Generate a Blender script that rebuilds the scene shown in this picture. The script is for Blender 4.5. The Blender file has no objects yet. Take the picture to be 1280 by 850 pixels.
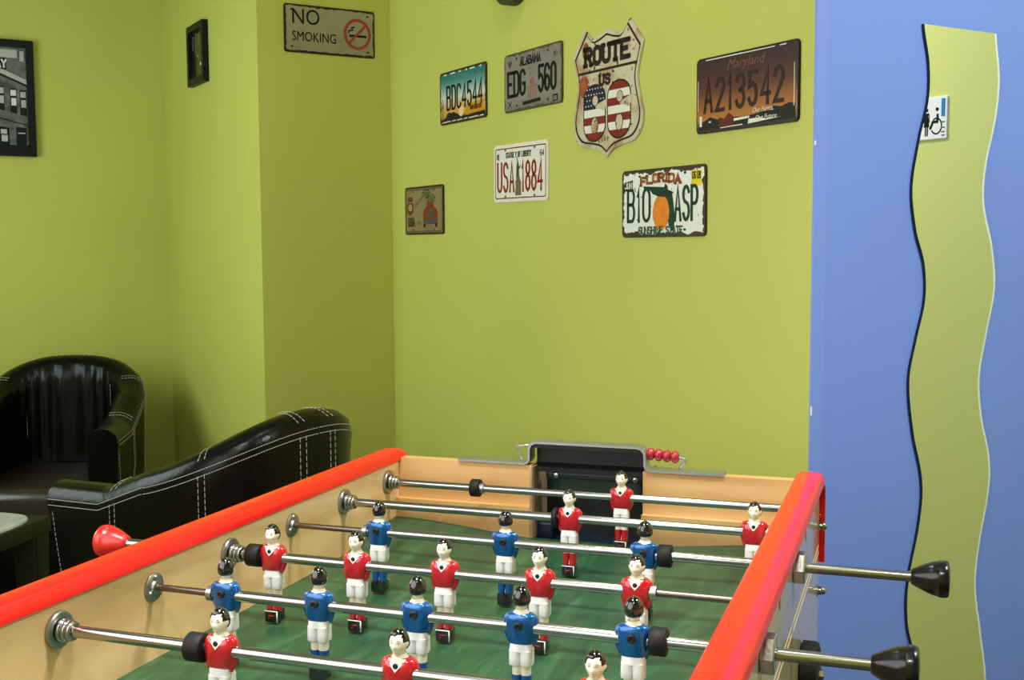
import bpy, bmesh, math, random
from mathutils import Vector, Matrix
random.seed(7)
S = bpy.context.scene
COL = S.collection
PI = math.pi
RZ = 0.84                      # height of the player rods above the floor; world x runs along the rods, y along the table

# ------------------------------------------------------------------ camera
def place_camera():
    cd = bpy.data.cameras.new('camera'); co = bpy.data.objects.new('camera', cd); COL.objects.link(co)
    yaw, pitch, roll = -0.3362725, -0.0800471, -0.0056301
    cy, sy, cp, sp = math.cos(yaw), math.sin(yaw), math.cos(pitch), math.sin(pitch)
    f = Vector((sy*cp, cy*cp, sp)); r = Vector((cy, -sy, 0)); u = r.cross(f)
    r2 = r*math.cos(roll)+u*math.sin(roll); u2 = -r*math.sin(roll)+u*math.cos(roll)
    m = Matrix((r2, u2, -f)).transposed().to_4x4()
    m.translation = Vector((0.7870564, -0.8988436, 0.3707383+RZ))
    co.matrix_world = m
    cd.sensor_fit = 'HORIZONTAL'; cd.sensor_width = 36; cd.lens = 36*1447.1476/1280
    cd.clip_start = 0.02
    S.camera = co
place_camera()

# ------------------------------------------------------------------ room frame: u along the blue wall, v along the green sign wall
TH = math.radians(-49.8)
G = Vector((math.sin(TH), math.cos(TH), 0)); D = Vector((math.cos(TH), -math.sin(TH), 0))
C0 = Vector((0.60902, 1.27150, 0))
def P(u, v, z=0.0): return C0 + D*u + G*v + Vector((0, 0, z))
ANG_G = math.atan2(-G.y, -G.x)      # objects on walls that face -D (local -Y looks out of the wall)
ANG_B = math.atan2(D.y, D.x)        # objects on walls that face -G

# ------------------------------------------------------------------ world, lights, exposure
S.view_settings.view_transform = 'Standard'; S.view_settings.look = 'None'
S.view_settings.gamma = 1; S.view_settings.use_curve_mapping = False
S.view_settings.exposure = 0.0
W = bpy.data.worlds.new('world'); S.world = W; W.use_nodes = True
W.node_tree.nodes['Background'].inputs[0].default_value = (0.75, 0.87, 1.0, 1)
W.node_tree.nodes['Background'].inputs[1].default_value = 1.6
UL = -2.10                      # window wall
VR = -3.4                       # rear wall
UR = 0.95                       # right wall
HC = 2.75                       # ceiling
def area(name, loc, direction, sx, sy, power, color, spread=PI):
    l = bpy.data.lights.new(name, 'AREA'); l.shape = 'RECTANGLE'; l.size = sx; l.size_y = sy
    l.energy = power; l.color = color; l.spread = spread
    o = bpy.data.objects.new(name, l); COL.objects.link(o); o.location = loc
    o.rotation_euler = Vector(direction).to_track_quat('-Z', 'Z').to_euler()
    return o
WIN = [(-1.5, 0.3, 0.85, 2.3), (1.2, 2.2, 0.92, 2.0)]      # v0, v1, z0, z1
WPOW = [16, 18]
WCOL = [(1.0, 0.96, 0.90), (0.84, 1.0, 0.92)]
for (v0, v1, z0, z1), pw, wc in zip(WIN, WPOW, WCOL):
    area('window_daylight', P(UL+0.02, (v0+v1)/2, (z0+z1)/2), D, (v1-v0)*0.95, (z1-z0)*0.95, pw, wc)
LAMPS = [(-1.3, -0.6), (-1.65, -1.75), (-1.5, 1.2), (0.35, -1.3), (-0.45, 0.35)]
LPOW = [18, 13, 0.5, 40, 5]
LCOL = [(1.0, 0.96, 0.88)]*3+[(0.97, 0.98, 1.0), (1.0, 0.96, 0.88)]
for (u, v), pw, lc in zip(LAMPS, LPOW, LCOL):
    area('ceiling_light', P(u, v, HC-0.03), (0, 0, -1), 0.22, 0.22, pw, lc, 1.75 if pw == 18 else PI)

# ------------------------------------------------------------------ material helpers
def lin(c):
    c /= 255.0
    return c/12.92 if c <= 0.04045 else ((c+0.055)/1.055)**2.4
def C(r, g, b): return (lin(r), lin(g), lin(b), 1)
def mat(name, col, rough=0.5, metal=0.0, coat=0.0, spec=None, bump=0.0, bscale=200.0, var=0.0, vscale=6.0, ior=None):
    m = bpy.data.materials.new(name); m.use_nodes = True; nt = m.node_tree
    b = nt.nodes['Principled BSDF']
    b.inputs['Base Color'].default_value = col; b.inputs['Roughness'].default_value = rough
    b.inputs['Metallic'].default_value = metal; b.inputs['Coat Weight'].default_value = coat
    b.inputs['Coat Roughness'].default_value = 0.06
    b.inputs['Specular IOR Level'].default_value = spec if spec is not None else (0.18 if ('print' in name or 'letter' in name) else 0.5)
    tc = nt.nodes.new('ShaderNodeTexCoord')
    if var > 0:
        n = nt.nodes.new('ShaderNodeTexNoise'); n.inputs['Scale'].default_value = vscale; n.inputs['Detail'].default_value = 4
        nt.links.new(tc.outputs['Object'], n.inputs['Vector'])
        mx = nt.nodes.new('ShaderNodeMix'); mx.data_type = 'RGBA'; mx.blend_type = 'MULTIPLY'
        mx.inputs['Factor'].default_value = 1.0
        mr = nt.nodes.new('ShaderNodeMapRange'); mr.inputs['From Min'].default_value = 0.3; mr.inputs['From Max'].default_value = 0.7
        mr.inputs['To Min'].default_value = 1-var; mr.inputs['To Max'].default_value = 1+var*0.4
        nt.links.new(n.outputs['Fac'], mr.inputs['Value'])
        mx.inputs[6].default_value = col
        nt.links.new(mr.outputs[0], mx.inputs[7]); nt.links.new(mx.outputs[2], b.inputs['Base Color'])
    if bump > 0:
        n = nt.nodes.new('ShaderNodeTexNoise'); n.inputs['Scale'].default_value = bscale; n.inputs['Detail'].default_value = 3
        nt.links.new(tc.outputs['Object'], n.inputs['Vector'])
        bp = nt.nodes.new('ShaderNodeBump'); bp.inputs['Strength'].default_value = bump; bp.inputs['Distance'].default_value = 0.002
        nt.links.new(n.outputs['Fac'], bp.inputs['Height']); nt.links.new(bp.outputs[0], b.inputs['Normal'])
    return m
def ramp_mat(name, stops, scale, rough=0.35, coat=0.0, detail=5, bump=0.0, rot=(0, 0, 0), distort=0.6, wave=False):
    """colour ramp driven by stretched noise (wood grain, worn paint)"""
    m = bpy.data.materials.new(name); m.use_nodes = True; nt = m.node_tree; b = nt.nodes['Principled BSDF']
    tc = nt.nodes.new('ShaderNodeTexCoord'); mp = nt.nodes.new('ShaderNodeMapping'); mp.inputs['Scale'].default_value = scale
    mp.inputs['Rotation'].default_value = rot
    nt.links.new(tc.outputs['Object'], mp.inputs['Vector'])
    n = nt.nodes.new('ShaderNodeTexNoise'); n.inputs['Scale'].default_value = 1; n.inputs['Detail'].default_value = detail
    n.inputs['Distortion'].default_value = distort
    nt.links.new(mp.outputs[0], n.inputs['Vector'])
    r = nt.nodes.new('ShaderNodeValToRGB')
    while len(r.color_ramp.elements) < len(stops): r.color_ramp.elements.new(0.5)
    for e, (p, c) in zip(r.color_ramp.elements, stops): e.position = p; e.color = c
    nt.links.new(n.outputs['Fac'], r.inputs[0]); nt.links.new(r.outputs[0], b.inputs['Base Color'])
    b.inputs['Roughness'].default_value = rough; b.inputs['Coat Weight'].default_value = coat; b.inputs['Coat Roughness'].default_value = 0.08
    if bump:
        bp = nt.nodes.new('ShaderNodeBump'); bp.inputs['Strength'].default_value = bump; bp.inputs['Distance'].default_value = 0.001
        nt.links.new(n.outputs['Fac'], bp.inputs['Height']); nt.links.new(bp.outputs[0], b.inputs['Normal'])
    return m
def plate_mat(name, stops, w, h, rust=C(62, 44, 24), edge=0.006, amp=0.010, speck=0.70, nscale=60.0, rough=0.38, seed=0.0, stain=None):
    """printed tin: vertical colour ramp over the plate, worn to rust at the rim and in specks"""
    m = bpy.data.materials.new(name); m.use_nodes = True; nt = m.node_tree; b = nt.nodes['Principled BSDF']; L = nt.links
    def mth(op, a, bb=None, clamp=False):
        n = nt.nodes.new('ShaderNodeMath'); n.operation = op; n.use_clamp = clamp
        for i, v in enumerate((a, bb)):
            if v is None: continue
            if isinstance(v, (int, float)): n.inputs[i].default_value = v
            else: L.new(v, n.inputs[i])
        return n.outputs[0]
    tc = nt.nodes.new('ShaderNodeTexCoord'); sp = nt.nodes.new('ShaderNodeSeparateXYZ'); L.new(tc.outputs['Object'], sp.inputs[0])
    x, z = sp.outputs['X'], sp.outputs['Z']
    t = mth('ADD', mth('DIVIDE', z, h), 0.5)
    r = nt.nodes.new('ShaderNodeValToRGB')
    while len(r.color_ramp.elements) < len(stops): r.color_ramp.elements.new(0.5)
    for e, (p, c) in zip(r.color_ramp.elements, stops): e.position = p; e.color = c
    L.new(t, r.inputs[0])
    nz = nt.nodes.new('ShaderNodeTexNoise'); nz.noise_dimensions = '4D'; nz.inputs['W'].default_value = seed
    nz.inputs['Scale'].default_value = nscale; nz.inputs['Detail'].default_value = 5; L.new(tc.outputs['Object'], nz.inputs['Vector'])
    ex = mth('SUBTRACT', w/2, mth('ABSOLUTE', x)); ez = mth('SUBTRACT', h/2, mth('ABSOLUTE', z))
    e = mth('MINIMUM', ex, ez)
    d = mth('SUBTRACT', e, mth('MULTIPLY', mth('SUBTRACT', nz.outputs['Fac'], 0.5), amp*2))
    fe = mth('SUBTRACT', 1.0, mth('MULTIPLY', mth('SUBTRACT', d, edge), 700, False), True)
    fe = mth('MINIMUM', mth('MAXIMUM', fe, 0), 1)
    n2 = nt.nodes.new('ShaderNodeTexNoise'); n2.noise_dimensions = '4D'; n2.inputs['W'].default_value = seed+3
    n2.inputs['Scale'].default_value = nscale*1.6; n2.inputs['Detail'].default_value = 3; L.new(tc.outputs['Object'], n2.inputs['Vector'])
    fs = mth('MULTIPLY', mth('SUBTRACT', n2.outputs['Fac'], speck), 30, True)
    f = mth('MAXIMUM', fe, fs)
    base = r.outputs[0]
    if stain:
        n3 = nt.nodes.new('ShaderNodeTexNoise'); n3.noise_dimensions = '4D'; n3.inputs['W'].default_value = seed+9
        n3.inputs['Scale'].default_value = 14; n3.inputs['Detail'].default_value = 6; L.new(tc.outputs['Object'], n3.inputs['Vector'])
        ms = nt.nodes.new('ShaderNodeMix'); ms.data_type = 'RGBA'
        L.new(mth('MULTIPLY', mth('SUBTRACT', n3.outputs['Fac'], 0.5), 5, True), ms.inputs[0]); L.new(base, ms.inputs[6]); ms.inputs[7].default_value = stain
        base = ms.outputs[2]
    mx = nt.nodes.new('ShaderNodeMix'); mx.data_type = 'RGBA'
    L.new(f, mx.inputs[0]); L.new(base, mx.inputs[6]); mx.inputs[7].default_value = rust
    L.new(mx.outputs[2], b.inputs['Base Color']); b.inputs['Roughness'].default_value = rough; b.inputs['Specular IOR Level'].default_value = 0.25
    return m

# ------------------------------------------------------------------ mesh helpers
def link(name, me, m, parent=None, smooth=False, loc=None):
    o = bpy.data.objects.new(name, me); COL.objects.link(o)
    if m is not None:
        for mm in (m if isinstance(m, (list, tuple)) else [m]): me.materials.append(mm)
    if parent is not None: o.parent = parent
    if loc is not None: o.location = loc
    if smooth:
        for p in me.polygons: p.use_smooth = True
    return o
def fin(name, bm, m, parent=None, smooth=False, loc=None, recalc=True, auto=None):
    if recalc: bmesh.ops.recalc_face_normals(bm, faces=bm.faces[:])
    if auto is not None:
        lim = math.radians(auto)
        for e in bm.edges:
            if len(e.link_faces) == 2 and e.calc_face_angle(0) > lim: e.smooth = False
        smooth = True
    me = bpy.data.meshes.new(name); bm.to_mesh(me); bm.free()
    return link(name, me, m, parent, smooth, loc)
def box(bm, x0, x1, y0, y1, z0, z1, M=None, bev=0.0):
    vs = [bm.verts.new((x, y, z)) for x in (x0, x1) for y in (y0, y1) for z in (z0, z1)]
    fs = []
    for q in ((0, 1, 3, 2), (4, 6, 7, 5), (0, 4, 5, 1), (2, 3, 7, 6), (0, 2, 6, 4), (1, 5, 7, 3)):
        fs.append(bm.faces.new([vs[i] for i in q]))
    if bev > 0:
        es = set(e for f in fs for e in f.edges)
        r = bmesh.ops.bevel(bm, geom=list(es), offset=bev, segments=2, affect='EDGES', profile=0.6)
        vs = list({v for f in r['faces'] for v in f.verts} | {v for v in vs if v.is_valid})
    if M is not None:
        for v in vs: v.co = M @ v.co
    return vs
def tube(bm, pts, r, n=10, caps=True):
    """tube along a polyline; r a number or a list"""
    pts = [Vector(p) for p in pts]; N = len(pts)
    rr = r if isinstance(r, (list, tuple)) else [r]*N
    rings = []; prev = None
    for i, p in enumerate(pts):
        t = (pts[min(i+1, N-1)]-pts[max(i-1, 0)]).normalized()
        if prev is None:
            a = Vector((0, 0, 1)) if abs(t.z) < 0.9 else Vector((1, 0, 0))
            prev = (a - t*a.dot(t)).normalized()
        else:
            prev = (prev - t*prev.dot(t)).normalized()
        b = t.cross(prev)
        rings.append([bm.verts.new(p + (prev*math.cos(2*PI*k/n) + b*math.sin(2*PI*k/n))*rr[i]) for k in range(n)])
    for a, b in zip(rings, rings[1:]):
        for k in range(n): bm.faces.new((a[k], a[(k+1) % n], b[(k+1) % n], b[k]))
    if caps:
        bm.faces.new(rings[0][::-1]); bm.faces.new(rings[-1])
def lathe_x(bm, prof, n=24, o=(0, 0, 0)):
    """revolve (x, r) profile round the x axis through o"""
    o = Vector(o); rings = []
    for x, r in prof:
        if r < 1e-6: rings.append([bm.verts.new(o+Vector((x, 0, 0)))])
        else: rings.append([bm.verts.new(o+Vector((x, r*math.cos(2*PI*k/n), r*math.sin(2*PI*k/n)))) for k in range(n)])
    for a, b in zip(rings, rings[1:]):
        for k in range(n):
            q = [a[k % len(a)], a[(k+1) % len(a)], b[(k+1) % len(b)], b[k % len(b)]]
            u = []
            for v in q:
                if v not in u: u.append(v)
            if len(u) >= 3: bm.faces.new(u)
    for r in (rings[0], rings[-1]):
        if len(r) > 2: bm.faces.new(r)
def prism(bm, pts, y0, y1):
    """extrude an XZ polygon from y0 to y1"""
    a = [bm.verts.new((x, y0, z)) for x, z in pts]; b = [bm.verts.new((x, y1, z)) for x, z in pts]
    n = len(pts)
    bm.faces.new(a); bm.faces.new(b[::-1])
    for k in range(n): bm.faces.new((a[k], b[k], b[(k+1) % n], a[(k+1) % n]))
def loft(bm, secs, n=20, caps=True):
    """stack of superellipse rings (z, cx, cy, ax, ay, power)"""
    rings = []
    for z, cx, cy, ax, ay, pw in secs:
        ring = []
        for k in range(n):
            t = 2*PI*k/n; c, s = math.cos(t), math.sin(t)
            ring.append(bm.verts.new((cx+ax*math.copysign(abs(c)**(2/pw), c), cy+ay*math.copysign(abs(s)**(2/pw), s), z)))
        rings.append(ring)
    for a, b in zip(rings, rings[1:]):
        for k in range(n): bm.faces.new((a[k], a[(k+1) % n], b[(k+1) % n], b[k]))
    if caps:
        bm.faces.new(rings[0][::-1]); bm.faces.new(rings[-1])
    return rings
def empty(name, loc, rz, label, cat, group=None):
    o = bpy.data.objects.new(name, None); COL.objects.link(o); o.location = loc; o.rotation_euler = (0, 0, rz)
    o.empty_display_size = 0.05
    o['label'] = label; o['category'] = cat
    if group: o['group'] = group
    return o
def tag(o, label, cat, group=None):
    o['label'] = label; o['category'] = cat
    if group: o['group'] = group
    return o
def rrect(w, h, r, n=5):
    pts = []
    for cx, cz, a0 in ((w/2-r, h/2-r, 0), (-w/2+r, h/2-r, 90), (-w/2+r, -h/2+r, 180), (w/2-r, -h/2+r, 270)):
        for i in range(n+1):
            a = math.radians(a0+90*i/n); pts.append((cx+r*math.cos(a), cz+r*math.sin(a)))
    return pts
def ell(cx, cz, rx, rz, n=20, a0=0, a1=360):
    return [(cx+rx*math.cos(math.radians(a0+(a1-a0)*i/n)), cz+rz*math.sin(math.radians(a0+(a1-a0)*i/n))) for i in range(n+(0 if a1-a0 == 360 else 1))]
JOINED = {'border', 'prohibition_ring', 'state_outline', 'badge', 'capitol', 'woman_symbol', 'man_symbol', 'palm', 'grille'}
TINY = {'numeral_rim', 'worn_streak', 'star', 'light_dot', 'small_script', 'year_print', 'text_line'}
def flat(name, polys, m, parent, y):
    """flat print: polygons lying on the plate face"""
    if name not in JOINED and name not in TINY and len(polys) > 1:
        return [flat(name, [p], m, parent, y) for p in polys][-1]
    bm = bmesh.new()
    for p in polys: bm.faces.new([bm.verts.new((x, y, z)) for x, z in p])
    for f in bm.faces:
        f.normal_update()
        if f.normal.y > 0: f.normal_flip()
    o = fin(name, bm, m, parent, recalc=False)
    if name in TINY and len(polys) > 1: o['kind'] = 'stuff'
    return o
def ring_poly(outer, inner):
    n = len(outer)
    return [[outer[k], outer[(k+1) % n], inner[(k+1) % n], inner[k]] for k in range(n)]

# ------------------------------------------------------------------ stroke lettering
def arc(cx, cy, rx, ry, a0, a1, n=8): return [(cx+rx*math.cos(math.radians(a0+(a1-a0)*i/n)), cy+ry*math.sin(math.radians(a0+(a1-a0)*i/n))) for i in range(n+1)]
GL = {
 'A': [[(0, 0), (.5, 1), (1, 0)], [(.18, .33), (.82, .33)]],
 'B': [[(0, 0), (0, 1)], [(0, 1)]+arc(.62, .765, .34, .235, 90, -90)+[(0, .53)], [(0, .53)]+arc(.62, .265, .38, .265, 90, -90)+[(0, 0)]],
 'C': [arc(.5, .78, .5, .22, 15, 180)+arc(.5, .22, .5, .22, 180, 345)],
 'D': [[(0, 0), (0, 1)], [(0, 1), (.4, 1)]+arc(.5, .75, .5, .25, 90, 0)+arc(.5, .25, .5, .25, 0, -90)+[(.4, 0), (0, 0)]],
 'E': [[(1, 1), (0, 1), (0, 0), (1, 0)], [(0, .52), (.75, .52)]],
 'F': [[(1, 1), (0, 1), (0, 0)], [(0, .52), (.75, .52)]],
 'G': [arc(.5, .78, .5, .22, 15, 180)+arc(.5, .22, .5, .22, 180, 360)+[(1, .45), (.6, .45)]],
 'H': [[(0, 0), (0, 1)], [(1, 0), (1, 1)], [(0, .5), (1, .5)]],
 'I': [[(.5, 0), (.5, 1)]],
 'J': [[(1, 1), (1, .25)]+arc(.5, .22, .5, .22, 0, -180)],
 'L': [[(0, 1), (0, 0), (1, 0)]],
 'M': [[(0, 0), (0, 1), (.5, .25), (1, 1), (1, 0)]],
 'N': [[(0, 0), (0, 1), (1, 0), (1, 1)]],
 'O': [arc(.5, .75, .5, .25, 0, 180)+arc(.5, .25, .5, .25, 180, 360)+[(1, .75)]],
 'P': [[(0, 0), (0, 1)], [(0, 1)]+arc(.55, .74, .45, .26, 90, -90)+[(0, .48)]],
 'R': [[(0, 0), (0, 1)], [(0, 1)]+arc(.55, .75, .42, .25, 90, -90)+[(0, .5)], [(.5, .5), (1, 0)]],
 'S': [arc(.5, .76, .5, .24, 20, 270)+arc(.5, .26, .5, .26, 90, -160)],
 'T': [[(0, 1), (1, 1)], [(.5, 1), (.5, 0)]],
 'U': [[(0, 1), (0, .25)]+arc(.5, .25, .5, .25, 180, 360)+[(1, 1)]],
 'Z': [[(0, 1), (1, 1), (0, 0), (1, 0)]],
 'W': [[(0, 1), (.25, 0), (.5, .8), (.75, 0), (1, 1)]],
 'Y': [[(0, 1), (.5, .5), (1, 1)], [(.5, .5), (.5, 0)]],
 '1': [[(.2, .8), (.55, 1), (.55, 0)]],
 '2': [arc(.5, .74, .5, .26, 170, -20)+[(0, 0), (1, 0)]],
 '3': [arc(.5, .76, .47, .24, 160, -90), arc(.5, .26, .5, .26, 90, -160)],
 '4': [[(.75, 0), (.75, 1), (0, .28), (1, .28)]],
 '5': [[(.95, 1), (.1, 1), (.06, .56)]+arc(.48, .32, .5, .32, 120, -155)],
 '6': [arc(.5, .75, .5, .25, 20, 180)+arc(.5, .28, .5, .28, 180, 540)],
 '9': [arc(.5, .72, .5, .28, 0, 360), arc(.5, .25, .5, .25, 0, -160)],
 '8': [arc(.5, .77, .44, .23, -90, 270), arc(.5, .27, .5, .27, 90, 450)],
}
GL['0'] = GL['O']
def stroke(bm, pts, w, y, depth):
    P2 = [Vector(p) for p in pts]; n = len(P2); L_, R_ = [], []
    closed = (P2[0]-P2[-1]).length < 1e-5
    if closed: P2 = P2[:-1]; n -= 1
    for i in range(n):
        a = P2[i-1] if (i > 0 or closed) else None; b = P2[(i+1) % n] if (i < n-1 or closed) else None
        d1 = (P2[i]-a).normalized() if a is not None and (P2[i]-a).length > 1e-9 else None
        d2 = (b-P2[i]).normalized() if b is not None and (b-P2[i]).length > 1e-9 else None
        d1 = d1 or d2; d2 = d2 or d1
        t = d1+d2; t = t.normalized() if t.length > 1e-3 else d1
        nn = Vector((-t.y, t.x)); k = 1/max(0.5, nn.dot(Vector((-d1.y, d1.x))))
        L_.append(P2[i]+nn*w/2*k); R_.append(P2[i]-nn*w/2*k)
    V = lambda p, yy: bm.verts.new((p.x, yy, p.y))
    lf = [V(p, y-depth) for p in L_]; rf = [V(p, y-depth) for p in R_]; lb = [V(p, y) for p in L_]; rb = [V(p, y) for p in R_]
    m = n if closed else n-1
    for i in range(m):
        j = (i+1) % n
        bm.faces.new((lf[i], lf[j], rf[j], rf[i])); bm.faces.new((lb[i], lb[j], lf[j], lf[i])); bm.faces.new((rf[i], rf[j], rb[j], rb[i]))
def write(name, text, x0, x1, z0, z1, w, m, parent, y, depth=0.0006, gap=0.35, serif=0.0, space=0.7, slant=0.0, arch=0.0):
    """letters spread from x0 to x1; stroke width w"""
    adv = []; tot = 0
    for ch in text:
        cw = space if ch == ' ' else (0.45 if ch in 'I1' else (1.25 if ch == 'M' else 1.0))
        adv.append((tot, cw)); tot += cw+gap
    tot -= gap; k = (x1-x0-w)/tot
    bm = bmesh.new()
    for ch, (a, cw) in zip(text, adv):
        if ch == ' ': continue
        xx = x0+w/2+a*k; cwk = cw*k; hz = z1-z0-w
        mid = ((a+cw/2)/tot-0.5)*2; dz = arch*(1-mid*mid)
        def T(p, xx=xx, cwk=cwk, ch=ch, dz=dz):
            px = p[0]
            if ch in 'I1': px = (px-0.5)*1.0+0.5
            return (xx+px*cwk+slant*p[1]*hz, z0+w/2+p[1]*hz+dz)
        for s in GL[ch]:
            q = [T(p) for p in s]
            ex = w/2
            if s[0] != s[-1]:      # square ends
                a0, a1 = Vector(q[0]), Vector(q[1]); d = (a0-a1).normalized(); q[0] = tuple(a0+d*ex*0.98)
                a0, a1 = Vector(q[-1]), Vector(q[-2]); d = (a0-a1).normalized(); q[-1] = tuple(a0+d*ex*0.98)
            stroke(bm, q, w, y, depth)
            if serif:
                for p in (s[0], s[-1]):
                    if s[0] != s[-1] and (p[1] <= 0.001 or p[1] >= 0.999):
                        c = T(p); sw = serif*w
                        stroke(bm, [(c[0]-sw, c[1]), (c[0]+sw, c[1])], w*0.8, y, depth)
    return fin(name, bm, m, parent)
def text(name, body, x, z, size, m, parent, y, sx=1.0, shear=0.0, bold=0.0, align='LEFT'):
    cu = bpy.data.curves.new(name, 'FONT'); cu.body = body; cu.size = size; cu.shear = shear; cu.offset = bold; cu.align_x = align; cu.extrude = 0.0003
    cu.resolution_u = 3
    t = bpy.data.objects.new(name, cu); COL.objects.link(t)
    dg = bpy.context.evaluated_depsgraph_get(); me = bpy.data.meshes.new_from_object(t.evaluated_get(dg))
    COL.objects.unlink(t); bpy.data.objects.remove(t)
    for v in me.vertices: v.co = Vector((v.co.x*sx+x, y-0.0003-v.co.z, v.co.y+z))
    me.name = name; me.materials.clear()
    return link(name, me, m, parent)

# ------------------------------------------------------------------ materials
GREEN = C(193, 195, 94)
M_green = mat('green_wall_paint', GREEN, rough=0.55, spec=0.35, bump=0.10, bscale=260, var=0.04, vscale=2.5)
M_hazegreen = mat('haze_paled_wall_green', C(206, 213, 126), rough=0.55, spec=0.35, bump=0.10, bscale=260)  # wall green made paler, window haze on the mirrored wall put into the colour
M_blue = mat('blue_wall_paint', C(118, 148, 236), rough=0.5, spec=0.35, bump=0.06, bscale=260, var=0.03, vscale=2.0)
M_bead = mat('lilac_corner_paint', C(121, 150, 236), rough=0.5, bump=0.15, bscale=120)
M_white = mat('white_ceiling_paint', C(168, 166, 160), rough=0.8, bump=0.1)
M_floor = ramp_mat('dark_floor_tile', [(0.3, C(52, 50, 44)), (0.7, C(74, 70, 62))], (6, 6, 6), rough=0.35)
M_wood = ramp_mat('beech_plywood', [(0.28, C(200, 154, 98)), (0.5, C(234, 196, 140)), (0.72, C(248, 218, 172))], (10, 1.8, 9), rough=0.32, coat=0.25, rot=(0, 0, 0), distort=1.2)
M_woodend = ramp_mat('beech_end_board', [(0.28, C(194, 148, 92)), (0.5, C(214, 170, 110)), (0.72, C(226, 186, 130))], (2.0, 10, 22), rough=0.34, coat=0.2, distort=1.0)
M_woodout = ramp_mat('varnished_outer_panel', [(0.25, C(204, 178, 142)), (0.75, C(222, 200, 168))], (10, 1.5, 24), rough=0.3, coat=0.9, distort=0.8)
M_rail = mat('red_rail_paint', C(228, 18, 16), rough=0.30, coat=0.25, bump=0.03, bscale=90)
M_field = ramp_mat('green_lino_field', [(0.25, C(20, 56, 36)), (0.5, C(33, 75, 47)), (0.78, C(56, 102, 66))], (30, 5, 5), rough=0.4, detail=8, distort=1.4)
M_steel = mat('polished_steel', (0.42, 0.417, 0.413, 1), rough=0.17, metal=1.0)
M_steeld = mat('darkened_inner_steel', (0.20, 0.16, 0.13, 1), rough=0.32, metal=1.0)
M_nut = mat('bright_zinc', (0.60, 0.60, 0.61, 1), rough=0.32, metal=1.0, bump=0.1, bscale=300)
M_zinc = mat('dull_zinc', (0.42, 0.42, 0.42, 1), rough=0.34, metal=1.0, bump=0.1, bscale=300)
M_alu = mat('cast_aluminium', (0.52, 0.53, 0.56, 1), rough=0.36, metal=1.0, bump=0.15, bscale=250)
M_rubber = mat('black_rubber', C(19, 18, 17), rough=0.6, spec=.3)
M_blackgl = mat('black_handle_plastic', C(10, 10, 11), rough=0.22, coat=0.15)
M_redgl = mat('red_handle_plastic', C(190, 28, 26), rough=0.3, coat=0.3)
M_hood = mat('black_goal_plastic', C(22, 24, 25), rough=0.34)
M_goalgreen = mat('dark_green_goal_plate', C(24, 52, 36), rough=0.12, coat=0.6)
M_goalnavy = mat('navy_goal_floor', C(11, 22, 44), rough=0.3)
M_goalside = mat('grey_brown_goal_cheek', C(150, 128, 104), rough=0.35, var=0.25, vscale=30)
M_skin = mat('ivory_enamel', C(240, 232, 212), rough=0.14, coat=0.6)
M_face = mat('painted_feature', C(196, 172, 150), rough=0.25)
M_eye = mat('painted_eye_brow', C(158, 138, 122), rough=0.3)
M_hair = mat('black_enamel', C(10, 10, 11), rough=0.10, coat=1.0)
M_shirtr = mat('red_enamel', C(180, 14, 34), rough=0.14, coat=1.0)
M_shirtb = mat('metallic_blue_enamel', C(0, 88, 158), rough=0.24, metal=0.5, coat=1.0)
M_short = mat('white_enamel', C(238, 238, 240), rough=0.2, coat=0.5)
M_sockb = mat('blue_sock_enamel', C(18, 78, 148), rough=0.25, coat=0.6)
M_screw = mat('black_screw', C(24, 22, 22), rough=0.4)
M_leather = mat('black_leather', C(13, 10, 8), rough=0.25, spec=0.2, bump=0.35, bscale=90)
M_seatl = mat('brown_black_leather', C(44, 34, 30), rough=0.32, spec=0.6, bump=0.35, bscale=60)
M_thread = mat('pale_thread', C(190, 188, 184), rough=0.7)
M_dwood = mat('black_stained_wood', C(26, 25, 16), rough=0.45)
M_pale = mat('pale_glazed_top', C(196, 196, 188), rough=0.2, var=0.15, vscale=25)
M_mirror = mat('mirror_silver', (0.93, 0.95, 0.90, 1), rough=0.0, metal=1.0)
M_medge = mat('dark_glass_edge', C(12, 34, 48), rough=0.1)
M_black = mat('black_print', C(20, 18, 17), rough=0.5)
M_ofwhite = mat('aged_white_print', C(226, 222, 208), rough=0.5)

# ------------------------------------------------------------------ room shell
def struct(o): o['kind'] = 'structure'; return o
def wall(name, plan, z0, z1, m):
    bm = bmesh.new(); pts = [P(u, v) for u, v in plan]
    a = [bm.verts.new((p.x, p.y, z0)) for p in pts]; b = [bm.verts.new((p.x, p.y, z1)) for p in pts]; n = len(pts)
    bm.faces.new(a); bm.faces.new(b)
    for k in range(n): bm.faces.new((a[k], a[(k+1) % n], b[(k+1) % n], b[k]))
    return struct(fin(name, bm, m))
V1, U2, V3 = 1.8168, -0.4272, 2.9026
wall('wall_center', [(0, 0), (0, V1), (.1, V1+.1), (.1, .1)], 0, HC, M_green)
wall('wall_corridor', [(0, 0), (.1, .1), (UR+.1, .1), (UR, 0)], 0, HC, M_blue)
wall('wall_right', [(UR, 0), (UR+.1, .1), (UR+.1, VR-.1), (UR, VR)], 0, HC, M_hazegreen)
wall('wall_recess', [(U2, V1), (0, V1), (.1, V1+.1), (U2+.1, V1+.1)], 0, HC, M_green)
wall('wall_alcove', [(U2, V1), (U2+.1, V1+.1), (U2+.1, V3+.1), (U2, V3)], 0, HC, M_green)
wall('wall_far', [(U2, V3), (U2+.1, V3+.1), (UL-.1, V3+.1), (UL, V3)], 0, HC, M_green)
wall('wall_rear', [(UR, VR), (UR+.1, VR-.1), (UL-.1, VR-.1), (UL, VR)], 0, HC, M_white)
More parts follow.
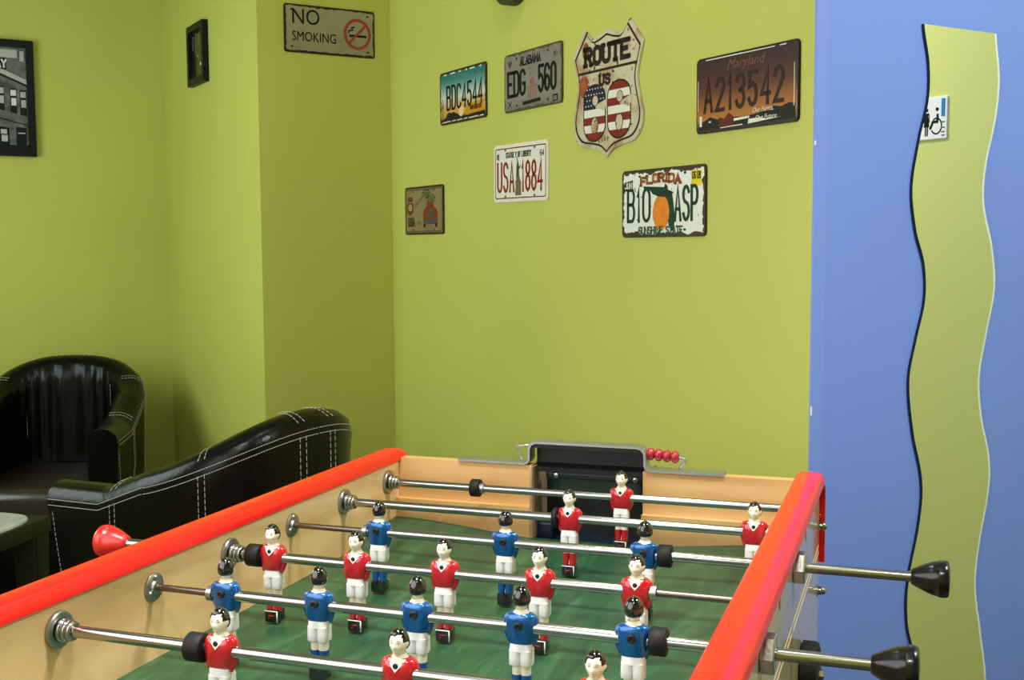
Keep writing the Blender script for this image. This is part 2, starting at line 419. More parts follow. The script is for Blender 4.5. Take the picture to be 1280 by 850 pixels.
# window wall, pierced by two windows
bm = bmesh.new()
RW = Matrix.Translation(P(0, 0)) @ Matrix(((D.x, G.x, 0, 0), (D.y, G.y, 0, 0), (0, 0, 1, 0), (0, 0, 0, 1)))
edges = [VR-.1] + [e for w in WIN for e in w[:2]] + [V3+.1]
for a, b in ((edges[0], edges[1]), (edges[2], edges[3]), (edges[4], edges[5])): box(bm, UL-.12, UL, a, b, 0, HC, RW)
for v0, v1, z0, z1 in WIN:
    box(bm, UL-.12, UL, v0, v1, 0, z0, RW); box(bm, UL-.12, UL, v0, v1, z1, HC, RW)
struct(fin('wall_left', bm, M_green))
M_pane = bpy.data.materials.new('window_glass'); M_pane.use_nodes = True
nt = M_pane.node_tree; nt.nodes.clear(); o_ = nt.nodes.new('ShaderNodeOutputMaterial'); mx_ = nt.nodes.new('ShaderNodeMixShader')
tr_ = nt.nodes.new('ShaderNodeBsdfTransparent'); gl_ = nt.nodes.new('ShaderNodeBsdfGlossy'); gl_.inputs['Roughness'].default_value = 0.02
mx_.inputs[0].default_value = 0.06; nt.links.new(tr_.outputs[0], mx_.inputs[1]); nt.links.new(gl_.outputs[0], mx_.inputs[2]); nt.links.new(mx_.outputs[0], o_.inputs[0])
for i, (v0, v1, z0, z1) in enumerate(WIN):
    bm = bmesh.new()
    for a, b, c, d in ((v0, v0+.05, z0, z1), (v1-.05, v1, z0, z1), (v0, v1, z0, z0+.05), (v0, v1, z1-.05, z1), ((v0+v1)/2-.03, (v0+v1)/2+.03, z0, z1)):
        box(bm, UL-.10, UL-.05, a, b, c, d, RW)
    wf = struct(fin('window_%d' % (i+1), bm, M_white))
    bm = bmesh.new(); box(bm, UL-.078, UL-.072, v0+.05, v1-.05, z0+.05, z1-.05, RW)
    fin('pane', bm, M_pane, wf)
bm = bmesh.new(); box(bm, UL-.2, UR+.2, VR-.2, V3+.2, -.1, 0, RW); struct(fin('floor', bm, M_floor))
bm = bmesh.new(); box(bm, UL-.2, UR+.2, VR-.2, V3+.2, HC, HC+.1, RW); struct(fin('ceiling', bm, M_white))
# plaster corner bead on the blue side of the corner
bm = bmesh.new(); box(bm, -.0008, .030, -.0010, .004, 0, HC, RW); struct(fin('trim_1', bm, M_bead))
bm = bmesh.new()
for z, h in ((RZ+.555, .004), (RZ+.068, .008)): box(bm, -.0012, .0010, -.0020, .001, z-h, z+h, RW, bev=0.0005)
struct(fin('trim_2', bm, mat('bare_plaster_chip', C(235, 235, 232), rough=0.8)))

# ------------------------------------------------------------------ tin signs
def slab(name, w, h, r, m, loc, ang, label, cat, thick=0.004, outline=None, tilt=0.0):
    bm = bmesh.new(); pts = outline or rrect(w, h, r)
    prism(bm, pts, -thick, 0)
    fr = [f for f in bm.faces if len(f.verts) > 4 and f.calc_center_median().y < -thick*0.9]
    bmesh.ops.recalc_face_normals(bm, faces=bm.faces[:])
    bmesh.ops.bevel(bm, geom=[e for f in fr for e in f.edges], offset=0.0012, segments=2, affect='EDGES')
    o = fin(name, bm, m, auto=40); o.location = loc; o.rotation_euler = (0, tilt, ang)
    return tag(o, label, cat, {'license plate': 'license plates on the green wall'}.get(cat))
YF = -0.0041
GRP = None
def on_center(x, z, dz=0): return P(-0.0003, -x, z+RZ+0.38056)      # x along the wall from the corner (negative = left)
def holes(o, w, h, y=YF-.0002, m=None):
    for sx in (-.27, .27):
        for sz in (-.40, .40):
            flat('bolt_hole', [[(sx*w+.0045*math.cos(2*PI*k/10), sz*h+.0026*math.sin(2*PI*k/10)) for k in range(10)]], m or M_black, o, y)

# Maryland
w, h = .290, .150
o = slab('license_plate', w, h, .010, plate_mat('maryland_print', [(0.05, C(40, 26, 14)), (0.18, C(176, 112, 30)), (0.34, C(150, 88, 34)), (0.55, C(88, 44, 26)), (0.8, C(60, 28, 23)), (1, C(52, 25, 22))], w, h, rust=C(30, 24, 16), edge=.003, amp=.004, speck=.80),
         on_center(-.183, .2915), ANG_G, 'dark maroon and orange license plate reading A213542 beside the blue corner', 'license plate')
flat('landscape', [[(-.137, -.068), (.137, -.068), (.137, -.040), (.120, -.038), (.10, -.043), (.08, -.040), (.06, -.046), (.03, -.050), (0, -.052), (-.03, -.050), (-.04, -.046), (-.055, -.052), (-.08, -.050), (-.10, -.044), (-.118, -.050), (-.137, -.056)]], mat('dark_land_print', C(34, 32, 20), rough=.5), o, YF-.0001)
flat('barn', [[(-.075, -.066), (-.03, -.066), (-.03, -.050), (-.045, -.040), (-.058, -.050), (-.075, -.047)]], mat('barn_red_print', C(96, 40, 26), rough=.5), o, YF-.0003)
write('lettering', 'A213542', -.122, .108, -.036, .034, .0080, mat('maroon_letter', C(46, 22, 16), rough=.4), o, YF, gap=.62)
text('state_name', 'Maryland', -.052, .044, .027, mat('brown_script', C(108, 70, 54), rough=.5), o, YF, sx=1.05, shear=.35)
text('motto', 'Our Farms,', .022, -.047, .0125, M_ofwhite, o, YF-.0003, sx=1.0, shear=.3)
text('motto', 'Our Future', .030, -.062, .0125, M_ofwhite, o, YF-.0003, sx=1.0, shear=.3)
flat('worn_streak', [[(-.115, .0685), (.082, .0685), (.082, .0700), (-.03, .0706), (-.115, .0704)], [(.095, .0685), (.112, .0685), (.112, .0705), (.095, .0703)], [(.1325, -.045), (.1345, -.045), (.1342, .035), (.1328, .03)],
     [(-.139, -.03), (-.1375, -.03), (-.1375, .03), (-.139, .03)], [(-.133, -.061), (-.126, -.061), (-.126, -.040), (-.133, -.040)], [(-.03, -.058), (.014, -.056), (.014, -.052), (-.03, -.053)], [(-.07, -.0685), (-.005, -.0675), (-.005, -.0655), (-.07, -.067)],
     [(.01, -.067), (.10, -.062), (.06, -.062), (.045, -.058), (.012, -.058)], [(-.105, -.052), (-.098, -.052), (-.098, -.055), (-.105, -.055)]], M_ofwhite, o, YF-.0005)
# Florida
w, h = .288, .147
o = slab('license_plate', w, h, .010, plate_mat('florida_print', [(0, C(226, 228, 216)), (1, C(232, 233, 224))], w, h, rust=C(58, 46, 26), edge=.008, amp=.015, speck=.67, nscale=55, seed=2),
         on_center(-.440, .0835), ANG_G, 'white rusty-edged Florida license plate with an orange and B10 ASP', 'license plate')
M_dg = mat('dark_green_print', C(22, 58, 34), rough=.4)
flat('state_outline', [[(-.065, .037), (.008, .032), (.012, .040), (.020, .034), (.022, .020), (.035, .021), (.040, .000), (.045, -.03), (.042, -.058), (.034, -.062), (.024, -.050), (.020, -.03), (.020, 0), (.010, .012), (-.012, .014), (-.03, .018), (-.042, .028), (-.062, .031)]], M_dg, o, YF-.0001)
flat('orange_fruit', [ell(-.002, -.021, .0285, .0375, 28)], mat('orange_print', C(232, 134, 34), rough=.4, var=.2, vscale=40), o, YF-.0004)
flat('leaf', [[(-.02, .014), (0, .024), (.022, .026), (.042, .020), (.022, .010), (.002, .012)]], mat('leaf_print', C(18, 46, 22), rough=.4), o, YF-.0007)
write('lettering', 'B10', -.124, -.038, -.042, .034, .0075, M_dg, o, YF, gap=.5)
write('lettering', 'ASP', .042, .122, -.042, .034, .0075, M_dg, o, YF, gap=.5)
write('state_name', 'FLORIDA', -.076, .066, .034, .056, .0062, mat('rust_red_letter', C(150, 84, 46), rough=.4), o, YF, gap=.28, serif=.9, arch=.008)
write('motto', 'SUNSHINE STATE', -.082, .072, -.068, -.050, .0036, mat('green_motto', C(24, 62, 40), rough=.4), o, YF, gap=.35)
flat('date_sticker', [[(.098, .030), (.131, .030), (.131, .062), (.098, .062)]], mat('yellow_print', C(226, 206, 44), rough=.5), o, YF-.0001)
write('date', '06 08', .101, .129, .044, .060, .0017, M_black, o, YF-.0002, gap=.3, space=.3)
flat('month_sticker', [[(-.134, .028), (-.103, .030), (-.103, .052), (-.134, .048)]], M_dg, o, YF-.0001)
write('month', 'JUN', -.132, -.105, .033, .047, .0022, M_ofwhite, o, YF-.0002, gap=.4)
holes(o, w, h)
# Arizona
w, h = .272, .1475
o = slab('license_plate', w, h, .010, plate_mat('desert_print', [(0.08, C(168, 120, 40)), (0.2, C(206, 148, 46)), (0.34, C(206, 172, 110)), (0.5, C(206, 208, 196)), (0.68, C(110, 160, 156)), (0.84, C(46, 116, 116)), (1, C(40, 104, 106))], w, h, rust=C(58, 44, 28), edge=.006, amp=.010, speck=.74, seed=5),
         on_center(-1.336, .4125), ANG_G, 'teal to orange desert license plate reading BDC4544', 'license plate')
flat('mesa', [[(-.13, -.066), (.13, -.066), (.13, -.054), (.06, -.056), (.03, -.058), (-.02, -.052), (-.04, -.046), (-.05, -.042), (-.07, -.044), (-.078, -.040), (-.09, -.044), (-.1, -.055), (-.13, -.06)]], mat('mesa_print', C(34, 26, 34), rough=.5), o, YF-.0001)
flat('sun', [ell(-.006, -.044, .016, .014, 18)], mat('sun_print', C(230, 200, 150), rough=.5), o, YF-.0002)
flat('cactus', [[(-.122, -.058), (-.116, -.058), (-.116, -.03), (-.111, -.03), (-.111, -.012), (-.114, -.012), (-.114, -.024), (-.117, -.024), (-.117, .0), (-.121, .0), (-.121, -.018), (-.126, -.018), (-.126, -.01), (-.128, -.01), (-.128, -.024), (-.122, -.028)]], mat('cactus_print', C(120, 112, 70), rough=.5), o, YF-.0003)
flat('colour_band', [[(.022, -.054), (.122, -.050), (.122, -.024), (.022, -.030)]], mat('amber_print', C(204, 142, 34), rough=.5), o, YF-.00015)
write('motto', 'GRAND CANYON STATE', .045, .112, -.046, -.034, .0018, mat('amber_letter', C(110, 70, 24), rough=.5), o, YF-.0003, gap=.35)
write('lettering', 'BDC4544', -.094, .118, -.036, .034, .0068, M_black, o, YF-.0003, gap=.5)
write('state_name', 'ARIZONA', -.07, .068, .042, .057, .0026, mat('grey_green_letter', C(96, 140, 120), rough=.5), o, YF, gap=.6)
flat('worn_streak', [[(x, .064), (x+l, .064), (x+l*.9, .068), (x, .067)] for x, l in ((-.11, .02), (-.07, .03), (-.02, .016), (.02, .012), (.045, .03), (.10, .012))]+[[(x, -.068), (x+l, -.067), (x+l, -.0645), (x, -.0655)] for x, l in ((-.12, .05), (-.06, .02), (-.03, .028), (.01, .02), (.04, .05), (.1, .02))], M_ofwhite, o, YF-.0004)
# Alabama
w, h = .276, .148
o = slab('license_plate', w, h, .010, plate_mat('alabama_print', [(0, C(112, 106, 92)), (.25, C(140, 134, 124)), (1, C(130, 124, 116))], w, h, rust=C(84, 72, 48), edge=.005, amp=.012, speck=.72, seed=8, stain=C(120, 108, 84)),
         on_center(-.966, .4105), ANG_G, 'worn grey Alabama license plate reading EDG 560', 'license plate')
write('lettering', 'EDG', -.122, -.030, -.038, .030, .0088, M_black, o, YF, gap=.45, serif=.75)
write('lettering', '560', .028, .114, -.040, .030, .0088, M_black, o, YF, gap=.45, serif=.75)
write('state_name', 'ALABAMA', -.058, .042, .037, .060, .0040, M_black, o, YF, gap=.35, serif=.9)
M_pink = mat('faded_red_print', C(150, 98, 88), rough=.5)
flat('capitol', [[(-.028, -.022), (.026, -.020), (.026, -.016), (-.028, -.018)], [(-.012, -.016), (.012, -.015), (.010, -.002), (.004, .003), (-.004, .003), (-.010, -.002)]]+[[(x, -.048), (x+.006, -.048), (x+.006, -.022), (x, -.022)] for x in (-.020, -.009, .002, .014)], M_pink, o, YF-.0001)
flat('heart', [[(-.108, .036), (-.098, .048), (-.100, .056), (-.106, .056), (-.108, .052), (-.111, .056), (-.117, .055), (-.118, .048)]], mat('brown_red_print', C(96, 66, 50), rough=.5), o, YF-.0001)
flat('barcode', [[(-.045, -.062), (.040, -.059), (.040, -.050), (-.045, -.053)], [(.096, -.067), (.119, -.066), (.119, -.050), (.096, -.051)]], M_black, o, YF-.0001)
write('year', '09', .100, .115, -.064, -.054, .0018, mat('grey_print', C(140, 138, 132), rough=.5), o, YF-.0003)
write('year', '80', .100, .117, .040, .053, .002, mat('dim_brown_print', C(104, 92, 74), rough=.5), o, YF)
bm = bmesh.new(); stroke(bm, [(-.118, -.062), (-.100, -.046)], .002, YF, .0003); stroke(bm, [(-.118, -.046), (-.100, -.062)], .002, YF, .0003); fin('cross_mark', bm, M_black, o)
holes(o, w, h)
# USA 1884
w, h = .268, .149
o = slab('license_plate', w, h, .010, mat('white_tin', C(232, 228, 216), rough=.35, var=.06, vscale=30), on_center(-1.0275, .181), ANG_G,
         'white license plate with red USA 1884 and a statue', 'license plate', tilt=.010)
M_redp = mat('dark_red_print', C(140, 26, 26), rough=.4)
flat('border', ring_poly(rrect(w-.016, h-.018, .006), rrect(w-.022, h-.024, .004)), M_redp, o, YF-.0001)
write('lettering', 'USA', -.116, -.026, -.050, .030, .0072, M_redp, o, YF, gap=.55)
write('lettering', '1884', .008, .112, -.050, .030, .0072, M_redp, o, YF, gap=.5)
write('state_name', 'STATUE Y OF LIBERTY', -.070, .056, .039, .054, .0024, M_black, o, YF, gap=.4)
write('year', '81', -.117, -.104, .036, .052, .002, M_black, o, YF, gap=.3)
write('year', '64', .098, .118, .036, .052, .002, M_black, o, YF, gap=.3)
flat('statue', [[(-.018, -.012), (-.003, -.012), (-.004, .008), (.004, .014), (.003, .020), (-.004, .014), (-.006, .026), (-.009, .030), (-.013, .040), (-.016, .040), (-.013, .026), (-.016, .018)]], mat('verdigris_print', C(60, 74, 60), rough=.5), o, YF-.0001)
flat('pedestal', [[(-.023, -.058), (.008, -.058), (.006, -.035), (.007, -.022), (.002, -.020), (.000, -.012), (-.018, -.012), (-.019, -.020), (-.022, -.022), (-.021, -.035)]], mat('stone_print', C(116, 104, 80), rough=.5), o, YF-.0001)
holes(o, w, h, YF-.0003)
# small brown USA car sign
w, h = .258, .144
o = slab('tin_sign', w, h, .010, plate_mat('brown_print', [(0, C(136, 118, 82)), (1, C(142, 124, 90))], w, h, rust=C(60, 46, 28), edge=.006, amp=.003, speck=.76, seed=11, stain=C(118, 100, 66)),
         on_center(-1.586, .101), ANG_G, 'small brown tin sign with red car and palm trees', 'sign')
flat('border', ring_poly(rrect(w-.018, h-.018, .005), rrect(w-.022, h-.022, .004)), mat('dark_border_print', C(50, 38, 24), rough=.5), o, YF-.0001)
M_carred = mat('car_red_print', C(128, 54, 24), rough=.5)
flat('car', [[(-.002, -.035), (.092, -.035), (.094, -.012), (.085, .002), (.068, .010), (.062, .024), (.024, .024), (.018, .010), (.002, .002), (-.004, -.012)]], M_carred, o, YF-.0002)
flat('grille', [[(.020, -.022), (.070, -.022), (.062, .002), (.028, .002)], [(0, -.042), (.09, -.042), (.09, -.026), (0, -.026)]], mat('grey_car_print', C(84, 78, 66), rough=.5), o, YF-.0004)
flat('tyre', [ell(.006, -.045, .007, .006, 10), ell(.083, -.045, .007, .006, 10)], M_black, o, YF-.0005)
pl = []
for cx, cz in ((.018, .052), (.050, .036)):
    for a in range(0, 360, 45): pl.append([(cx, cz), (cx+.026*math.cos(math.radians(a+12)), cz+.013*math.sin(math.radians(a+12))), (cx+.030*math.cos(math.radians(a)), cz+.012*math.sin(math.radians(a))-.006), (cx+.026*math.cos(math.radians(a-14)), cz+.014*math.sin(math.radians(a-14)))])
flat('palm', pl, mat('palm_print', C(62, 82, 36), rough=.5), o, YF-.0003)
flat('badge', [[(-.112, -.004), (-.09, -.014), (-.070, -.004), (-.068, .018), (-.072, .024), (-.110, .024), (-.114, .018)], [(-.110, .028), (-.072, .028), (-.076, .042), (-.106, .042)]], mat('badge_print', C(100, 54, 26), rough=.5), o, YF-.0002)
flat('badge_cross', [ell(-.091, .010, .014, .011, 14)], mat('tan_print', C(164, 140, 100), rough=.5), o, YF-.0004)
write('lettering', 'USA', -.106, -.058, -.048, -.020, .0062, mat('dark_olive_print', C(60, 54, 26), rough=.5), o, YF, gap=.3)
flat('small_script', [[(-.045, -.043), (-.015, -.041), (-.015, -.031), (-.045, -.033)]]+[[(-.062+.012*i, .004+.007*i), (-.050+.012*i, .010+.007*i), (-.054+.012*i, .022+.006*i), (-.060+.012*i, .020+.006*i)] for i in range(5)], mat('faded_script_print', C(112, 98, 66), rough=.5), o, YF-.0001)
holes(o, w, h, YF-.0003)
# Route shield
half = [(0, .138), (.035, .128), (.062, .127), (.088, .150), (.138, .092), (.120, .040), (.118, .010), (.128, -.030), (.137, -.065), (.130, -.095), (.105, -.118), (.060, -.126), (.025, -.134), (0, -.150)]
def shield(k):
    pts = [(x*k, z*k) for x, z in half] + [(-x*k, z*k) for x, z in half[-2:0:-1]]
    out = []; n = len(pts)
    sharp = {(round(x, 4), round(z, 4)) for x, z in ((0, .138*k), (.088*k, .150*k), (.138*k, .092*k), (-.088*k, .150*k), (-.138*k, .092*k), (0, -.150*k))}
    for i in range(n):
        p0, p1, p2, p3 = (Vector(pts[(i+j) % n]) for j in (-1, 0, 1, 2))
        if (round(p1.x, 4), round(p1.y, 4)) in sharp: p0 = p1
        if (round(p2.x, 4), round(p2.y, 4)) in sharp: p3 = p2
        for t in (0, .25, .5, .75):
            q = .5*((2*p1)+(p2-p0)*t+(2*p0-5*p1+4*p2-p3)*t*t+(3*p1-p0-3*p2+p3)*t**3); out.append((q.x, q.y))
    return out
m_sh = plate_mat('shield_print', [(0, C(196, 184, 152)), (1, C(206, 196, 168))], .60, .62, rust=C(92, 56, 28), edge=-.5, amp=.001, speck=.63, nscale=50, seed=14, stain=C(150, 96, 52))
o = slab('road_shield', .276, .30, .01, m_sh, on_center(-.6435, .3425), ANG_G, 'large rusty cream shield sign reading ROUTE US 66', 'sign', outline=shield(1.0))
M_brk = mat('brown_black_print', C(44, 30, 20), rough=.5)
flat('border', ring_poly(shield(.93), shield(.895)), M_brk, o, YF-.0001)
flat('divider', [[(-.116, .046), (.116, .046), (.116, .052), (-.116, .052)]], M_brk, o, YF-.0002)
write('lettering', 'ROUTE', -.090, .088, .060, .108, .0115, M_brk, o, YF-.0002, gap=.45, serif=.85)
write('lettering', 'US', -.030, .016, .012, .040, .0070, M_brk, o, YF-.0002, gap=.5, serif=.8)
flat('full_stop', [ell(.024, .015, .003, .003, 8)], M_brk, o, YF-.0002)
flat('year_print', [ell(-.030+.012*i, -.112+.002*i, .0035, .005, 8) for i in range(4)], mat('faint_rust_print', C(140, 112, 80), rough=.5), o, YF-.0002)
M_navy, M_stripe = mat('navy_print', C(34, 36, 52), rough=.5), mat('flag_red_print', C(126, 40, 30), rough=.5)
def six(cx, flag):
    outl = [(p[0]*.092+cx-.046, p[1]*.125-.108) for p in arc(.5, .78, .5, .24, 25, 180, 10)+arc(.5, .30, .5, .30, 180, 360, 14)+[(1, .40), (.86, .58), (.5, .62), (.36, .60), (.36, .72), (.5, .80), (.62, .74), (.7, .76)]]
    # fill in horizontal bands cut from the numeral's outline
    def clip(poly, zlo, zhi):
        def half(poly, z, keep_above):
            out = []
            for i in range(len(poly)):
                a, b = poly[i], poly[(i+1) % len(poly)]
                ia = (a[1] >= z) == keep_above; ib = (b[1] >= z) == keep_above
                if ia: out.append(a)
                if ia != ib:
                    t = (z-a[1])/(b[1]-a[1]); out.append((a[0]+t*(b[0]-a[0]), z))
            return out
        return half(half(poly, zlo, True), zhi, False)
    z0, z1 = min(p[1] for p in outl), max(p[1] for p in outl); nb = 7
    solid = [(p[0]*.084+cx-.042, p[1]*.122-.108) for p in arc(.5, .76, .5, .26, 0, 180, 14)+arc(.5, .30, .5, .30, 180, 360, 14)]
    flat('numeral_rim', [[((x-cx)*1.08+cx, (z+.046)*1.06-.046) for x, z in solid]], M_brk, o, YF-.0002)
    z0, z1 = min(p[1] for p in solid), max(p[1] for p in solid)
    wh, rd, nv = [], [], []
    for i in range(nb):
        c = clip(solid, z0+(z1-z0)*i/nb, z0+(z1-z0)*(i+1)/nb)
        if len(c) >= 3: (nv if flag and i >= 4 else (rd if i % 2 == 0 else wh)).append(c)
    flat('white_stripe', wh, M_ofwhite, o, YF-.0004); flat('red_stripe', rd, M_stripe, o, YF-.0004)
    if nv:
        flat('star_field', nv, M_navy, o, YF-.0004)
        flat('star', [ell(cx-.034+.011*i+(j % 2)*.005, -.028+.0125*j, .0022, .0022, 5) for i in range(7) for j in range(5) if abs(-.034+.011*i+(j % 2)*.005)/.042 < math.sqrt(max(0, 1-max(0, (j-1.5)/3.2)**2))], M_ofwhite, o, YF-.0006)
    # counters and notch of the 6
    flat('notch', [[(cx+.004, -.029), (cx+.049, -.018), (cx+.050, -.030), (cx+.040, -.044), (cx+.022, -.038), (cx+.006, -.036)]], m_sh, o, YF-.0007)
    flat('counter', [ell(cx+.002, -.074, .013, .018, 16), ell(cx+.004, -.018, .011, .012, 14)], m_sh, o, YF-.0008)
    flat('numeral_rim', ring_poly(ell(cx+.002, -.074, .0148, .0198, 16), ell(cx+.002, -.074, .0128, .0178, 16))+ring_poly(ell(cx+.004, -.018, .0125, .0135, 14), ell(cx+.004, -.018, .0108, .0118, 14)), M_brk, o, YF-.0009)
six(-.048, True); six(.048, False)
flat('rust_patch', [ell(-.083, .098, .014, .022, 9), ell(-.090, .018, .022, .026, 9)], mat('orange_rust', C(158, 78, 32), rough=.7, var=.5, vscale=60), o, YF-.00015)
# No smoking
w, h = .2915, .142
o = slab('tin_sign', w, h, .008, plate_mat('smoke_print', [(0, C(150, 144, 116)), (1, C(158, 152, 124))], w, h, rust=C(46, 34, 24), edge=.006, amp=.007, speck=.74, seed=20, stain=C(142, 132, 100)),
         P(-.1995, V1-.0003, RZ+.395+.630), ANG_B, 'weathered cream NO SMOKING sign with a red prohibition ring', 'sign')
text('lettering', 'NO', -.124, .014, .064, M_black, o, YF, sx=.90)
text('lettering', 'SMOKING', -.122, -.036, .040, M_black, o, YF, sx=.79)
cx, cz = .088, -.002
M_ban = mat('prohibition_red', C(158, 52, 36), rough=.5)
bm = bmesh.new(); box(bm, cx-.026, cx+.030, YF-.0003, YF, cz-.009, cz-.002); fin('cigarette', bm, M_black, o)
bm = bmesh.new(); stroke(bm, [(cx-.030, cz+.002), (cx-.026, cz+.010), (cx-.016, cz+.011), (cx-.018, cz+.018), (cx-.008, cz+.022)], .004, YF, .0003); fin('smoke_curl', bm, M_black, o)
flat('prohibition_ring', ring_poly(ell(cx, cz, .045, .047, 32), ell(cx, cz, .036, .038, 32))+[[(cx-.030, cz-.026), (cx-.025, cz-.031), (cx+.030, cz+.026), (cx+.025, cz+.031)]], M_ban, o, YF-.0006)
holes(o, w*1.55, h*.95)

# ------------------------------------------------------------------ framed pictures
def frame(name, w, h, fw, depth, loc, ang, label, mframe, mpic):
    o = empty(name, loc, ang, label, 'picture', 'framed photographs on the green walls')
    bm = bmesh.new(); outer = rrect(w, h, .002, 1); inner = rrect(w-2*fw, h-2*fw, .001, 1)
    n = len(outer); vo = [[bm.verts.new((x, y, z)) for x, z in pts] for y, pts in ((0, outer), (-depth, outer), (-depth, inner), (-.006, inner), (0, inner))]
    for a, b in zip(vo, vo[1:]+vo[:1]):
        for k in range(n): bm.faces.new((a[k], a[(k+1) % n], b[(k+1) % n], b[k]))
    fin('frame', bm, mframe, o)
    bm = bmesh.new(); box(bm, -w/2+fw, w/2-fw, -.007, -.001, -h/2+fw, h/2-fw); pic = fin('print', bm, mpic, o)
    return o, pic
M_frame = mat('black_frame_lacquer', C(13, 17, 18), rough=.45, spec=.2)
M_bw = ramp_mat('grey_facade_print', [(.3, C(56, 62, 60)), (.7, C(112, 120, 114))], (30, 30, 30), rough=.25)
o, pic = frame('picture_frame', .34, .402, .024, .022, P(U2-.0327-.17-.0, V3-.0003, RZ+.405+.4955) - D*0.43 + D*0.005, ANG_B, 'black framed monochrome photograph of a street facade, cut by the left edge', M_frame, M_bw)
X0 = .17-.024        # right edge of the print
def q(x0, x1, z0, z1, s=0.0): return [(X0-x1, z0), (X0-x0, z0-s), (X0-x0, z1-s), (X0-x1, z1)]
Mg = [mat('grey_print_%s' % n, C(v, v+4, v), rough=.3) for n, v in (('black', 24), ('dark', 52), ('mid', 96), ('light', 176), ('white', 216))]
yb = -.0072
flat('sky_patch', [q(.028, .09, .140, .168, .0), q(.006, .02, .13, .165)], Mg[3], pic, yb)
flat('street_sign', [q(.064, .14, .098, .140, .0)], Mg[0], pic, yb-.0001)
write('sign_lettering', 'WAY', X0-.118, X0-.062, .104, .134, .006, Mg[4], pic, yb-.0002, gap=.4)
flat('cornice', [[(X0-.10, .092), (X0, .050), (X0, .066), (X0-.10, .110)]], Mg[3], pic, yb-.0001)
flat('cornice_shadow', [[(X0-.10, .084), (X0, .042), (X0, .050), (X0-.10, .092)]], Mg[0], pic, yb-.00015)
for i, x in enumerate((.0, .032, .072)):
    d = -x*.42
    fl = flat('window_print', [q(x+.002, x+.024, -.044-d*.4-.02, .030-d*.4)], Mg[0], pic, yb-.0002)
    flat('blind_print', [q(x+.004, x+.022, .004-d*.4, .024-d*.4), q(x+.004, x+.020, -.030-d*.4, -.004-d*.4)], Mg[4] if i == 1 else Mg[3], pic, yb-.0003)
flat('ledge', [[(X0-.14, -.046), (X0, -.082), (X0, -.062), (X0-.14, -.028)]], Mg[2], pic, yb-.0004)
flat('ledge_line', [[(X0-.14, -.060), (X0, -.094), (X0, -.090), (X0-.14, -.055)]], Mg[0], pic, yb-.00045)
for x in (.006, .062): flat('window_print', [q(x, x+.034, -.165, -.098, .004)], Mg[0], pic, yb-.0004)
flat('blind_print', [q(.068, .088, -.150, -.128), q(.070, .090, -.124, -.108), q(.010, .034, -.122, -.118)], Mg[3], pic, yb-.0005)
flat('shadow_print', [[(X0-.25, -.177), (X0, -.177), (X0, -.160), (X0-.25, -.168)]], Mg[0], pic, yb-.0006)

M_night = ramp_mat('night_view_print', [(.45, C(22, 26, 12)), (.62, C(52, 58, 34)), (.8, C(120, 124, 98))], (60, 60, 9), rough=.2)
o, pic = frame('picture_frame', .195, .200, .022, .020, P(U2-.0003, V1+.594, RZ+.396+.628), ANG_G, 'small black frame with a dark night photograph high on the narrow wall', M_frame, M_night)
flat('light_streak', [[(x, z0), (x+.006, z0), (x+.009, z1), (x+.002, z1)] for x, z0, z1 in ((-.066, .02, .066), (-.03, .0, .07), (.0, .03, .066), (.03, .02, .07), (.05, .04, .07))], mat('pale_streak_print', C(120, 126, 98), rough=.4), pic, yb)
flat('light_dot', [ell(.026, -.034, .008, .006, 8), ell(-.01, -.004, .004, .004, 6), ell(.03, -.012, .003, .003, 6)], mat('white_dot_print', C(214, 214, 180), rough=.4), pic, yb-.0001)

# dark rounded plaque whose lower rim just shows at the top edge
bm = bmesh.new(); prism(bm, ell(0, 0, .075, .075, 40), -.03, 0)
o = fin('wall_plaque', bm, mat('dark_green_enamel', C(52, 56, 18), rough=.5), auto=40); o.location = P(-.0003, 1.045, RZ+1.058); o.rotation_euler = (0, 0, ANG_G)
tag(o, 'dark round thing whose lower rim shows at the top edge above the grey Alabama plate', 'wall plaque')
bm = bmesh.new(); tube(bm, [(-.05*math.cos(a*PI/12*2), -.031, .05*math.sin(a*PI/12*2)) for a in range(13)], .004, 6); fin('rim', bm, M_dwood, o)

# ------------------------------------------------------------------ wavy mirror
ZB = RZ+.38056
Lp = [(.409, .273), (.336, .290), (.268, .290), (.198, .269), (.099, .250), (.015, .264), (-.047, .289), (-.117, .293), (-.194, .271), (-.272, .253), (-.375, .268), (-.473, .296), (-.553, .292), (-.678, .263), (-.759, .264), (-.814, .282), (-.90, .296), (-.99, .285), (-1.06, .265)]
Rp = [(.410, .487), (.320, .501), (.240, .492), (.143, .466), (.071, .464), (-.017, .493), (-.098, .504), (-.180, .485), (-.277, .464), (-.360, .474), (-.445, .501), (-.512, .503), (-.627, .478), (-.710, .469), (-.806, .488), (-.922, .510), (-1.0, .497), (-1.06, .48)]
def smooth(pts, z):
    for i in range(len(pts)-1):
        if pts[i][0] >= z >= pts[i+1][0]:
            p = [pts[max(i-1, 0)], pts[i], pts[i+1], pts[min(i+2, len(pts)-1)]]
            t = (pts[i][0]-z)/(pts[i][0]-pts[i+1][0])
            a, b, c, d = (k[1] for k in p)
            return .5*((2*b)+(c-a)*t+(2*a-5*b+4*c-d)*t*t+(3*b-a-3*c+d)*t**3)
    return pts[-1][1]
zs = [.409-1.469*i/120 for i in range(121)]
Lu = [(smooth(Lp, z), z) for z in zs]; Ru = [(smooth(Rp, z), z) for z in zs]
mirror = empty('wavy_mirror', P(.38, -.0003, ZB-1.06), ANG_B, 'tall wavy frameless mirror on the blue wall', 'mirror')
cxm = .38
def mloc(u, z, y): return (u-cxm, y, z+1.06)
Tm = .0055; bv = .0018
bmf, bme, bmb = bmesh.new(), bmesh.new(), bmesh.new()
